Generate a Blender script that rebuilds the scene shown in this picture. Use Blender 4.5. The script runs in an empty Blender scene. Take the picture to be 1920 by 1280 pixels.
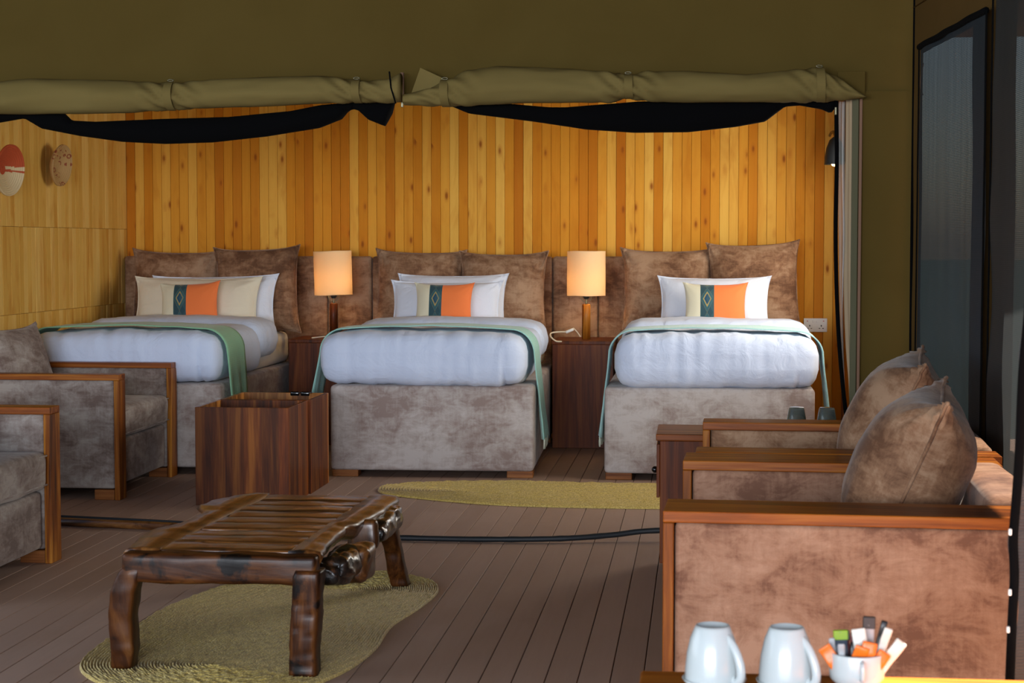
import bpy, bmesh, math, random
from mathutils import Vector, Matrix, noise
random.seed(7)
SC = bpy.context.scene
COL = SC.collection
PI = math.pi
R = math.radians

# ------------------------------------------------------------------ camera
EYE = Vector((0, 0, 1.25)); YAW = R(6.1); PITCH = R(3.2); FPX = 3300.0
cam = bpy.data.cameras.new('camera'); cam_o = bpy.data.objects.new('camera', cam); COL.objects.link(cam_o)
cam.sensor_width = 36; cam.lens = FPX / 1920 * 36; cam.clip_start = .05; cam.clip_end = 200
cam_o.location = EYE; cam_o.rotation_euler = (PI / 2 - PITCH, 0, YAW)
cam.dof.use_dof = True; cam.dof.focus_distance = 7.5; cam.dof.aperture_fstop = 11
SC.camera = cam_o

# ------------------------------------------------------------------ world, sun, daylight, exposure
w = bpy.data.worlds.new('sky'); SC.world = w; w.use_nodes = True
nt = w.node_tree; nt.nodes.clear()
wo = nt.nodes.new('ShaderNodeOutputWorld'); bg = nt.nodes.new('ShaderNodeBackground'); sk = nt.nodes.new('ShaderNodeTexSky')
sk.sky_type = 'NISHITA'; sk.sun_disc = False; sk.sun_elevation = R(55); sk.sun_rotation = R(70); sk.dust_density = 1.5
nt.links.new(sk.outputs[0], bg.inputs[0]); bg.inputs[1].default_value = .11
nt.links.new(bg.outputs[0], wo.inputs[0])

def lamp(name, kind, loc, rot, energy, color, **k):
    l = bpy.data.lights.new(name, kind); o = bpy.data.objects.new(name, l); COL.objects.link(o)
    o.location = loc; o.rotation_euler = rot; l.energy = energy; l.color = color
    for a, b in k.items(): setattr(l, a, b)
    return o
def aim(o, d): o.rotation_euler = Vector(d).to_track_quat('-Z', 'Y').to_euler()

s = lamp('sun', 'SUN', (6, 8, 6), (0, 0, 0), 80.0, (1, .9, .76), angle=R(.6)); aim(s, (-1, -.42, -1.55))
# daylight through the open front (behind the camera), the open left side and the mesh window of the inner room
a = lamp('daylight_front', 'AREA', (-1.6, -4.5, 1.45), (0, 0, 0), 840, (.84, .90, 1), shape='RECTANGLE', size=6.5, size_y=1.9); aim(a, (-.02, 1, -.04))
a = lamp('daylight_left', 'AREA', (-4.6, 3.2, 1.5), (0, 0, 0), 45, (.84, .91, 1), shape='RECTANGLE', size=3.6, size_y=1.6); aim(a, (1, .15, -.1))
a = lamp('daylight_inner_window', 'AREA', (1.05, 9.3, 1.5), (0, 0, 0), 48, (1, .93, .80), shape='RECTANGLE', size=2.2, size_y=1.2); aim(a, (-1, .0, -.08))
SC.view_settings.view_transform = 'Standard'; SC.view_settings.look = 'None'
SC.view_settings.exposure = 0.0; SC.view_settings.gamma = 1.0; SC.view_settings.use_curve_mapping = False

# ------------------------------------------------------------------ material helpers
def srgb(r, g, b):
    f = lambda c: (c / 255 / 12.92) if c / 255 <= .04045 else ((c / 255 + .055) / 1.055) ** 2.4
    return (f(r), f(g), f(b), 1)
class NT:
    def __init__(s, name):
        s.m = bpy.data.materials.new(name); s.m.use_nodes = True; s.t = s.m.node_tree
        s.b = s.t.nodes['Principled BSDF']; s.out = s.t.nodes['Material Output']
    def n(s, typ, _in=None, **k):
        x = s.t.nodes.new('ShaderNode' + typ)
        for a, b in k.items(): setattr(x, a, b)
        for a, b in (_in or {}).items():
            if isinstance(b, bpy.types.NodeSocket): s.t.links.new(b, x.inputs[a])
            else: x.inputs[a].default_value = b
        return x
    def l(s, a, b): s.t.links.new(a, b)
    def math(s, op, a, b=0.0, c=0.0):
        return s.n('Math', {0: a, 1: b, 2: c}, operation=op).outputs[0]
    def ramp(s, fac, stops, interp='LINEAR'):
        x = s.n('ValToRGB', {0: fac}); cr = x.color_ramp; cr.interpolation = interp
        while len(cr.elements) < len(stops): cr.elements.new(.5)
        for e, (p, c) in zip(cr.elements, stops): e.position = p; e.color = c
        return x.outputs[0]
    def mix(s, f, a, b, mode='MIX'):
        x = s.n('Mix', data_type='RGBA', blend_type=mode)
        for i, v in ((0, f), (6, a), (7, b)):
            if isinstance(v, bpy.types.NodeSocket): s.l(v, x.inputs[i])
            else: x.inputs[i].default_value = v
        return x.outputs[2]
    def coord(s, scale=(1, 1, 1), rnd=0.0, rot=(0, 0, 0)):
        tc = s.n('TexCoord').outputs['Object']
        mp = s.n('Mapping', {'Vector': tc, 'Scale': scale, 'Rotation': rot})
        if rnd:
            oi = s.n('ObjectInfo'); r = s.math('MULTIPLY', oi.outputs['Random'], rnd)
            cb = s.n('CombineXYZ', {0: r, 1: r, 2: r})
            return s.n('VectorMath', {0: mp.outputs[0], 1: cb.outputs[0]}, operation='ADD').outputs[0]
        return mp.outputs[0]
    def noise(s, v, scale, detail=4, rough=.55, dist=0.0):
        return s.n('TexNoise', {'Vector': v, 'Scale': scale, 'Detail': detail, 'Roughness': rough, 'Distortion': dist}).outputs[0]
    def bump(s, h, strength=.3, dist=.01):
        b = s.n('Bump', {'Height': h, 'Strength': strength, 'Distance': dist}); s.l(b.outputs[0], s.b.inputs['Normal'])
    def base(s, c):
        if isinstance(c, bpy.types.NodeSocket): s.l(c, s.b.inputs['Base Color'])
        else: s.b.inputs['Base Color'].default_value = c
    def set(s, **k):
        for a, b in k.items():
            i = s.b.inputs[a.replace('_', ' ')]
            if isinstance(b, bpy.types.NodeSocket): s.l(b, i)
            else: i.default_value = b
        return s
def plain(name, c, rough=.5, **k):
    n = NT(name); n.base(c); n.set(Roughness=rough, **k); return n.m

def velvet(name, dark, mid, light, rnd=20, rough=.75):
    n = NT(name)
    v = n.coord((1, 1, 1.5), rnd)
    big = n.math('ADD', n.math('MULTIPLY', n.noise(v, 3.2, 3, .5, .2), .5), n.math('MULTIPLY', n.noise(v, 11, 8, .72, .5), .5))
    f1 = n.noise(n.coord((9, 9, 60), rnd), 1.6, 4, .6)
    f2 = n.noise(n.coord((60, 60, 9), rnd), 1.6, 4, .6)
    weave = n.math('MULTIPLY', n.math('ADD', f1, f2), .5)
    fac = n.math('ADD', n.math('MULTIPLY', big, .9), n.math('MULTIPLY', weave, .18))
    n.base(n.ramp(fac, [(.45, dark), (.53, mid), (.62, light)]))
    n.set(Roughness=rough, Specular_IOR_Level=.15, Sheen_Weight=.16, Sheen_Roughness=.35)
    n.bump(n.noise(v, 260, 2), .15, .002)
    return n.m
def wood(name, dark, mid, light, ax=2, scale=1.0, rough=.4, coat=0.0, rnd=30, bandw=0.0):
    n = NT(name)
    sc = [14, 14, 14]; sc[ax] = .9
    v = n.coord(tuple(a * scale for a in sc), rnd)
    g = n.noise(v, 1.0, 6, .6, 1.2)
    sc2 = [90, 90, 90]; sc2[ax] = 3
    g2 = n.noise(n.coord(tuple(sc2), rnd), 1.0, 3, .6)
    fac = n.math('ADD', n.math('MULTIPLY', g, .75), n.math('MULTIPLY', g2, .25))
    c = n.ramp(fac, [(.36, dark), (.50, mid), (.64, light)])
    if bandw:   # glued staves of different tone
        tc = n.n('SeparateXYZ', {0: n.n('TexCoord').outputs['Object']})
        oth = [0, 1] if ax == 2 else ([0, 2] if ax == 1 else [1, 2])
        q = n.math('FLOOR', n.math('MULTIPLY', n.math('ADD', tc.outputs[oth[0]], tc.outputs[oth[1]]), 1 / bandw))
        wn = n.n('TexWhiteNoise', {'W': q}, noise_dimensions='1D').outputs['Value']
        c = n.mix(.8, c, n.ramp(wn, [(0, (.45, .42, .4, 1)), (.5, (.9, .88, .85, 1)), (1, (1.5, 1.35, 1.2, 1))]), 'MULTIPLY')
    n.base(c); n.set(Roughness=rough, Specular_IOR_Level=.18, Coat_Weight=coat, Coat_Roughness=.15)
    n.bump(g2, .12, .003)
    return n.m

def pine(name, tones, rnd=60, knots=True, red=1.0):
    n = NT(name)
    oi = n.n('ObjectInfo').outputs['Random']
    tone = n.ramp(oi, tones, 'LINEAR')
    g = n.noise(n.coord((45, 45, 1.6), rnd), 1.0, 4, .6, .8)
    c = n.mix(n.math('MULTIPLY', g, .55), tone, n.mix(1.0, tone, srgb(222, 178, 112), 'MULTIPLY'))
    big = n.noise(n.coord((6, 6, 1.5), rnd), 1.0, 3, .6, 1.5)
    c = n.mix(n.ramp(big, [(.5, (0, 0, 0, 1)), (.75, (.55, .55, .55, 1))]), c, srgb(184, 108, 16))
    if knots:
        vo = n.n('TexVoronoi', {'Vector': n.coord((16, 0, 6.5), rnd), 'Scale': 1.0, 'Randomness': 1.0})
        sel = n.math('GREATER_THAN', n.n('SeparateColor', {0: vo.outputs['Color']}).outputs[0], .48)
        dd = n.math('ADD', vo.outputs['Distance'], n.math('MULTIPLY', n.math('SUBTRACT', g, .5), .12))
        k = n.math('MULTIPLY', n.ramp(dd, [(.07, (1, 1, 1, 1)), (.18, (0, 0, 0, 1))]), sel)
        c = n.mix(n.math('MULTIPLY', k, .85), c, srgb(95, 38, 8))
        halo = n.math('MULTIPLY', n.ramp(dd, [(.1, (.5, .5, .5, 1)), (.34, (0, 0, 0, 1))]), sel)
        c = n.mix(halo, c, srgb(175, 95, 22))
    n.base(c); n.set(Roughness=.65, Specular_IOR_Level=.12)
    n.bump(g, .15, .002)
    return n.m

M = {}
M['pine_back'] = pine('pine_back', [(0, srgb(192, 116, 24)), (.3, srgb(214, 144, 38)), (.6, srgb(226, 164, 58)), (1, srgb(236, 188, 88))])
M['pine_left'] = pine('pine_left', [(0, srgb(216, 172, 84)), (.5, srgb(228, 188, 100)), (1, srgb(238, 204, 122))], knots=False)
M['gap_dark'] = plain('gap_dark', srgb(60, 36, 18), .8); M['gap_pine'] = plain('gap_pine', srgb(140, 84, 30), .8)
n = NT('deck'); oi = n.n('ObjectInfo').outputs['Random']
c = n.ramp(oi, [(0, srgb(168, 140, 124)), (.5, srgb(175, 147, 131)), (1, srgb(182, 154, 138))])
g = n.noise(n.coord((60, 3, 60), 30), 1, 4, .6); big = n.noise(n.coord((3, 1.2, 1), 30), 1, 4, .6, .5)
c = n.mix(n.math('MULTIPLY', g, .35), c, srgb(146, 120, 104)); c = n.mix(n.ramp(big, [(.5, (0, 0, 0, 1)), (.8, (.35, .35, .35, 1))]), c, srgb(146, 114, 92))
n.base(c); n.set(Roughness=.6, Specular_IOR_Level=.25); n.bump(g, .25, .002); M['deck'] = n.m
M['velvet_bed'] = velvet('velvet_bed', srgb(146, 128, 121), srgb(172, 160, 154), srgb(192, 184, 180))
M['velvet_brown'] = velvet('velvet_brown', srgb(102, 70, 50), srgb(138, 102, 76), srgb(168, 134, 106))
M['velvet_chair'] = velvet('velvet_chair', srgb(118, 100, 92), srgb(150, 136, 128), srgb(178, 168, 160))
M['velvet_warm_bounce'] = velvet('velvet_warm_bounce', srgb(118, 82, 64), srgb(152, 113, 90), srgb(174, 136, 112))  # armchair velvet with warm bounced light put into its colours
M['teak'] = wood('teak', srgb(60, 26, 5), srgb(132, 70, 14), srgb(196, 130, 44), 2, rough=.5, coat=.08)
M['teak_x'] = wood('teak_x', srgb(80, 36, 6), srgb(138, 70, 12), srgb(174, 106, 32), 0, rough=.45, coat=.12)
M['teak_y'] = wood('teak_y', srgb(80, 36, 6), srgb(138, 70, 12), srgb(174, 106, 32), 1, rough=.45, coat=.12)
M['crate'] = wood('crate', srgb(58, 24, 5), srgb(104, 50, 12), srgb(146, 86, 30), 2, rough=.5, coat=.05, bandw=.085)
M['crate_gold'] = wood('crate_gold', srgb(110, 62, 24), srgb(160, 104, 48), srgb(196, 144, 78), 2, rough=.4, coat=.2, bandw=.06)
M['night'] = wood('night', srgb(58, 22, 5), srgb(98, 44, 11), srgb(124, 66, 22), 2, rough=.5, coat=.06)
M['block'] = wood('block', srgb(110, 60, 26), srgb(150, 92, 46), srgb(176, 118, 66), 0, rough=.5)

def rustic(name, ax, dk=False):
    n = NT(name); sc = [16, 16, 16]; sc[ax] = 1.6
    v = n.coord(tuple(sc), 30); g = n.noise(v, 1, 6, .62, 1.5)
    pit = n.noise(n.coord((9, 9, 9), 30), 1, 5, .6, .3)
    c = n.ramp(g, [(.32, srgb(38, 20, 8)), (.46, srgb(84, 48, 20)), (.58, srgb(118, 74, 34)), (.72, srgb(152, 106, 58))])
    c = n.mix(n.ramp(pit, [(.56, (0, 0, 0, 1)), (.64, (1, 1, 1, 1))]), c, srgb(22, 13, 9))
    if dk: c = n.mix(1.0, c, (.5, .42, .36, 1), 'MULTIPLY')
    n.base(c); n.set(Roughness=.45 if dk else .35, Specular_IOR_Level=.2 if dk else .5, Coat_Weight=.12 if dk else .5, Coat_Roughness=.2); n.bump(n.math('ADD', g, pit), .35, .004)
    return n.m
M['rustic_x'] = rustic('rustic_x', 0); M['rustic_y'] = rustic('rustic_y', 1); M['rustic_z'] = rustic('rustic_z', 2)
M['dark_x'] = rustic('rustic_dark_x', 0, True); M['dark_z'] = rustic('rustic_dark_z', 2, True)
n = NT('burl'); g = n.noise(n.coord((1, 1, 1), 9), 14, 6, .65, 1.0)
n.base(n.ramp(g, [(.42, srgb(12, 9, 8)), (.56, srgb(34, 22, 16)), (.68, srgb(96, 62, 38))])); n.set(Roughness=.35, Coat_Weight=.7, Coat_Roughness=.12); n.bump(g, .6, .008); M['burl'] = n.m

def linen(name, col, bump=.25, rough=.8, sc=9, trans=0.0):
    n = NT(name); g = n.noise(n.coord((1, 1, 1), 10), sc, 5, .55, .7)
    n.base(col); n.set(Roughness=rough, Sheen_Weight=.15)
    f = n.noise(n.coord((1, 1, 1)), 300, 2)
    n.bump(n.math('ADD', g, n.math('MULTIPLY', f, .05)), bump, .02); return n.m
M['white_linen'] = linen('white_linen', srgb(208, 220, 244), .6)  # white cloth with the sky's cool blue put into its colour
M['pillow_white'] = linen('pillow_white', srgb(222, 226, 238), .4, sc=14)
M['cream_linen'] = linen('cream_linen', srgb(226, 214, 190), .3, sc=14)
M['sheet'] = linen('sheet', srgb(222, 220, 216), .15)
def throw_mat(name, a, b):
    n = NT(name); uv = n.n('SeparateXYZ', {0: n.n('UVMap').outputs[0]})
    st = n.math('SINE', n.math('MULTIPLY', uv.outputs[1], 95.0)); st2 = n.math('SINE', n.math('MULTIPLY', uv.outputs[0], 900.0))
    f = n.math('ADD', n.math('MULTIPLY', st, .35), .5)
    n.base(n.mix(f, a, b)); n.set(Roughness=.9, Sheen_Weight=.3); n.bump(n.math('ADD', st, n.math('MULTIPLY', st2, .3)), .25, .003); return n.m
M['throw_green'] = throw_mat('throw_green', srgb(118, 172, 132), srgb(150, 198, 160))
M['throw_aqua'] = throw_mat('throw_aqua', srgb(140, 196, 184), srgb(176, 220, 208))
M['throw_pale'] = throw_mat('throw_pale', srgb(140, 190, 186), srgb(186, 222, 218))
M['fringe'] = plain('fringe', srgb(214, 220, 200), .9)

# decorative cushion: cream | woven teal band with gold diamonds | orange, printed along U
n = NT('cushion_stripe'); uv = n.n('SeparateXYZ', {0: n.n('UVMap').outputs[0]}); U, V = uv.outputs[0], uv.outputs[1]
bu = n.math('SUBTRACT', n.math('MULTIPLY', n.math('SUBTRACT', U, .26), 2 / .22), 1.0)      # -1..1 in the band
bv = n.math('MULTIPLY', n.math('ABSOLUTE', n.math('SUBTRACT', n.math('FRACT', n.math('MULTIPLY', V, 2.6)), .5)), 2.0)
d = n.math('ADD', n.math('ABSOLUTE', bu), bv)
dm = n.ramp(d, [(0, srgb(22, 66, 92)), (.42, srgb(44, 98, 116)), (.46, srgb(170, 142, 72)), (.6, srgb(92, 122, 112)), (.64, srgb(40, 84, 92)), (.98, srgb(150, 130, 76)), (1.0, srgb(30, 66, 76))], 'CONSTANT')
tri = n.math('GREATER_THAN', n.math('SUBTRACT', bu, n.math('SUBTRACT', bv, .5)), .35)
band = n.mix(n.math('MULTIPLY', tri, .35), dm, srgb(64, 100, 104))
band = n.mix(n.math('GREATER_THAN', n.math('ABSOLUTE', bu), .86), band, srgb(38, 78, 84))
c = n.mix(n.math('GREATER_THAN', U, .26), srgb(222, 214, 186), band); c = n.mix(n.math('GREATER_THAN', U, .48), c, srgb(238, 122, 58))
n.base(c); n.set(Roughness=.8, Sheen_Weight=.2); n.bump(n.noise(n.coord(), 200, 2), .15, .002); M['stripe'] = n.m

def canvas(name, a, b):
    n = NT(name); g = n.noise(n.coord((1, 1, 1)), 3, 4, .5, .5)
    n.base(n.mix(g, a, b)); n.set(Roughness=.9, Specular_IOR_Level=.1); n.bump(n.math('ADD', g, n.math('MULTIPLY', n.noise(n.coord(), 400, 2), .03)), .2, .02); return n.m
M['canvas'] = canvas('canvas', srgb(82, 66, 28), srgb(92, 76, 36))
M['canvas_roll'] = canvas('canvas_roll', srgb(110, 94, 52), srgb(124, 108, 64))
M['canvas_tape'] = plain('canvas_tape', srgb(88, 86, 62), .9)
M['canvas_tan'] = canvas('canvas_tan', srgb(94, 70, 34), srgb(106, 80, 42))
M['beige_cloth'] = canvas('beige_cloth', srgb(168, 146, 116), srgb(186, 164, 134))
M['binding'] = plain('binding', srgb(128, 96, 76), .9)
M['black_cloth'] = plain('black_cloth', srgb(6, 6, 7), 1.0, Specular_IOR_Level=.1)
M['black_rubber'] = plain('black_rubber', srgb(26, 30, 34), .55)
M['metal'] = plain('metal', srgb(120, 114, 92), .4, Metallic=1.0)
M['black_gloss'] = plain('black_gloss', srgb(10, 10, 12), .12)
M['white_plastic'] = plain('white_plastic', srgb(232, 230, 224), .35)
M['red_plastic'] = plain('red_plastic', srgb(200, 60, 60), .4)
M['cable'] = plain('cable', srgb(226, 214, 190), .5)
M['porcelain'] = plain('porcelain', srgb(196, 204, 204), .25, Coat_Weight=.3, Coat_Roughness=.08)
# woven shade mesh: dark cord grid that lets part of the light through
def mesh_mat(name, col, holes):
    n = NT(name); v = n.n('TexCoord').outputs['Object']
    sx = n.n('SeparateXYZ', {0: v})
    a = n.math('SINE', n.math('MULTIPLY', sx.outputs[2], 1050.0)); b = n.math('SINE', n.math('MULTIPLY', sx.outputs[1], 700.0))
    j = n.noise(n.coord((1, 30, 1.2)), 1.0, 3)
    f = n.math('ADD', holes, n.math('MULTIPLY', n.math('MULTIPLY', n.math('ADD', a, n.math('MULTIPLY', b, .5)), .5), holes))
    f = n.math('MULTIPLY', f, n.math('ADD', .45, n.math('MULTIPLY', j, 1.1)))
    n.base(col); n.set(Roughness=.7); tl = n.n('BsdfTranslucent', {0: col}); m0 = n.n('MixShader', {0: .12, 1: n.b.outputs[0], 2: tl.outputs[0]})
    tr = n.n('BsdfTransparent', {0: (1, 1, 1, 1)}); mx = n.n('MixShader', {0: f, 1: m0.outputs[0], 2: tr.outputs[0]}); n.l(mx.outputs[0], n.out.inputs[0]); return n.m
M['shade_mesh'] = mesh_mat('shade_mesh', srgb(34, 46, 56), .085)
M['shade_mesh_near'] = mesh_mat('shade_mesh_near', srgb(44, 47, 49), .095)
n = NT('clear_film'); n.base(srgb(190, 190, 180)); n.set(Roughness=.25); tr = n.n('BsdfTransparent', {0: (.9, .9, .88, 1)}); mx = n.n('MixShader', {0: .6, 1: n.b.outputs[0], 2: tr.outputs[0]}); n.l(mx.outputs[0], n.out.inputs[0]); M['clear_film'] = n.m
n = NT('lamp_cloth'); n.base(srgb(250, 230, 188)); n.set(Roughness=.9)
tr = n.n('BsdfTranslucent', {0: srgb(255, 230, 176)}); mx = n.n('MixShader', {0: .4, 1: n.b.outputs[0], 2: tr.outputs[0]}); n.l(mx.outputs[0], n.out.inputs[0]); n.bump(n.noise(n.coord((40, 40, 300)), 1, 3), .15, .002); M['lamp_cloth'] = n.m
n = NT('bulb'); n.base(srgb(255, 240, 210)); n.set(Emission_Color=(1, .62, .25, 1), Emission_Strength=14.0); M['bulb'] = n.m
n = NT('glass'); n.base(srgb(205, 215, 205)); n.set(Roughness=.03, IOR=1.45, Transmission_Weight=.9); M['glass'] = n.m
def sisal(name, a, b, c3):
    n = NT(name); g = n.noise(n.coord((1, 1, 1)), 150, 3, .7); g2 = n.noise(n.coord((1, 1, 1)), 5, 4, .6)
    n.base(n.mix(n.math('MULTIPLY', g2, .6), n.ramp(g, [(.36, a), (.52, b), (.68, c3)]), b)); n.set(Roughness=.55, Sheen_Weight=.2); n.bump(g, .6, .004); return n.m
M['sisal'] = sisal('sisal', srgb(124, 100, 38), srgb(196, 170, 84), srgb(246, 228, 160))
M['sisal_gold'] = sisal('sisal_gold', srgb(150, 120, 46), srgb(210, 180, 90), srgb(244, 222, 148))
M['ground'] = plain('ground', srgb(18, 25, 26), .95, Specular_IOR_Level=0.0)
M['rust_coil'] = plain('rust_coil', srgb(178, 72, 30), .75); M['cream_coil'] = plain('cream_coil', srgb(206, 184, 142), .75)
n = NT('flower_coil'); v = n.coord((1, 1, 1)); vo = n.n('TexVoronoi', {'Vector': v, 'Scale': 26.0, 'Randomness': .5})
k = n.ramp(vo.outputs['Distance'], [(.22, (0, 0, 0, 1)), (.27, (1, 1, 1, 1)), (.38, (1, 1, 1, 1)), (.43, (0, 0, 0, 1))])
kk = n.math('MULTIPLY', k, n.math('GREATER_THAN', n.noise(v, 11, 1), .52))
n.base(n.mix(kk, srgb(184, 146, 92), srgb(140, 66, 34))); n.set(Roughness=.75); M['flower_coil'] = n.m

# ------------------------------------------------------------------ geometry helpers
def link(name, me, mat, parent=None, smooth=True, loc=None):
    o = bpy.data.objects.new(name, me); COL.objects.link(o)
    for m in (mat if isinstance(mat, (list, tuple)) else [mat]): me.materials.append(m)
    if smooth: me.polygons.foreach_set('use_smooth', [True] * len(me.polygons)); 
    if parent: o.parent = parent
    if loc is not None: o.location = loc
    return o
def from_bm(bm, name):
    bmesh.ops.recalc_face_normals(bm, faces=bm.faces)
    me = bpy.data.meshes.new(name); bm.to_mesh(me); bm.free(); return me
def tag(o, label=None, cat=None, group=None, kind=None):
    if label: o['label'] = label
    if cat: o['category'] = cat
    if group: o['group'] = group
    if kind: o['kind'] = kind
    return o
def thing(name, label, cat, loc=(0, 0, 0), rz=0, group=None):
    o = bpy.data.objects.new(name, None); COL.objects.link(o); o.empty_display_size = .1
    o.location = loc; o.rotation_euler = (0, 0, rz); return tag(o, label, cat, group)
def copy_tree(o, parent=None, label=None):
    c = o.copy(); COL.objects.link(c); c.parent = parent
    if label: c['label'] = label
    for ch in list(o.children): copy_tree(ch, c)
    return c

def axis(h, r, n):
    if r <= 0: return [-h + 2 * h * i / n for i in range(n + 1)]
    a = [-h, -h + r * .12, -h + r * .4, -h + r] if r > .015 else [-h, -h + r]
    i0, i1 = a[-1], -a[-1]
    mid = [i0 + (i1 - i0) * i / n for i in range(1, n)]
    return a + mid + [-q for q in reversed(a)]
def rbox(bm, size, r=.01, n=(1, 1, 1), loc=(0, 0, 0), disp=None, rot=None):
    h = [s / 2 for s in size]; r = min(r, min(h) * .98)
    ax = [axis(h[i], r, n[i]) for i in range(3)]
    inn = [hi - r for hi in h]; cache = {}
    def vert(p):
        k = tuple(round(c, 6) for c in p)
        if k in cache: return cache[k]
        p = Vector(p); q = Vector([max(-inn[i], min(inn[i], p[i])) for i in range(3)]); d = p - q
        if d.length > 1e-9: nn = d.normalized(); p = q + nn * r
        else: nn = Vector((0, 0, 1))
        if disp: p = disp(p, nn)
        if rot: p = rot @ p
        v = bm.verts.new(p + Vector(loc)); cache[k] = v; return v
    for f in range(3):
        a, b = [i for i in range(3) if i != f]
        for sgn in (-1, 1):
            for i in range(len(ax[a]) - 1):
                for j in range(len(ax[b]) - 1):
                    vs = []
                    for (ii, jj) in ((i, j), (i + 1, j), (i + 1, j + 1), (i, j + 1)):
                        p = [0, 0, 0]; p[f] = sgn * h[f]; p[a] = ax[a][ii]; p[b] = ax[b][jj]; vs.append(vert(p))
                    if len(set(vs)) == 4:
                        try: bm.faces.new(vs)
                        except ValueError: pass
    return bm
def box_obj(name, size, mat, parent=None, loc=(0, 0, 0), r=.004, n=(1, 1, 1), disp=None, rot=None, smooth=False):
    bm = bmesh.new(); rbox(bm, size, r, n, (0, 0, 0), disp, rot)
    return link(name, from_bm(bm, name), mat, parent, smooth, loc)
def plainbox(bm, lo, hi):
    vs = [bm.verts.new((x, y, z)) for x in (lo[0], hi[0]) for y in (lo[1], hi[1]) for z in (lo[2], hi[2])]
    for f in ((0, 1, 3, 2), (4, 6, 7, 5), (0, 4, 5, 1), (2, 3, 7, 6), (0, 2, 6, 4), (1, 5, 7, 3)): bm.faces.new([vs[i] for i in f])
def tube(bm, pts, rad, seg=10, closed=False, flat=1.0):
    pts = [Vector(p) for p in pts]; rings = []; up = Vector((0, 0, 1))
    prev = None
    for i, p in enumerate(pts):
        t = (pts[min(i + 1, len(pts) - 1)] - pts[max(i - 1, 0)]).normalized()
        if prev is None: a = t.cross(up) if abs(t.dot(up)) < .95 else t.cross(Vector((1, 0, 0)))
        else: a = prev - t * prev.dot(t)
        a.normalize(); b = t.cross(a); prev = a
        rr = rad[i] if isinstance(rad, (list, tuple)) else rad
        rings.append([bm.verts.new(p + a * math.cos(2 * PI * k / seg) * rr + b * math.sin(2 * PI * k / seg) * rr * flat) for k in range(seg)])
    for r0, r1 in zip(rings, rings[1:]):
        for k in range(seg): bm.faces.new((r0[k], r0[(k + 1) % seg], r1[(k + 1) % seg], r1[k]))
    bm.faces.new(rings[0][::-1]); bm.faces.new(rings[-1])
    return bm
def lathe(bm, prof, seg=32, c=(0, 0, 0)):
    rings = []
    for (r, z) in prof:
        if r < 1e-6: rings.append([bm.verts.new((c[0], c[1], c[2] + z))])
        else: rings.append([bm.verts.new((c[0] + r * math.cos(2 * PI * k / seg), c[1] + r * math.sin(2 * PI * k / seg), c[2] + z)) for k in range(seg)])
    for a, b in zip(rings, rings[1:]):
        for k in range(seg):
            q = [a[k % len(a)], a[(k + 1) % len(a)], b[(k + 1) % len(b)], b[k % len(b)]]; q = list(dict.fromkeys(q))
            if len(q) >= 3:
                try: bm.faces.new(q)
                except ValueError: pass
    return bm
def smoothstep(a, b, x):
    t = max(0, min(1, (x - a) / (b - a))); return t * t * (3 - 2 * t)
def spline(pts, n):
    out = []; P = [Vector(p) for p in pts]
    for i in range(len(P) - 1):
        p0, p1, p2, p3 = P[max(i - 1, 0)], P[i], P[i + 1], P[min(i + 2, len(P) - 1)]
        for k in range(n):
            t = k / n
            out.append(.5 * ((2 * p1) + (-p0 + p2) * t + (2 * p0 - 5 * p1 + 4 * p2 - p3) * t * t + (-p0 + 3 * p1 - 3 * p2 + p3) * t ** 3))
    out.append(P[-1]); return out
def interp(tab, x):
    if x <= tab[0][0]: return tab[0][1]
    for (a, b), (c, d) in zip(tab, tab[1:]):
        if x <= c: return b + (d - b) * (x - a) / (c - a)
    return tab[-1][1]

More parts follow.
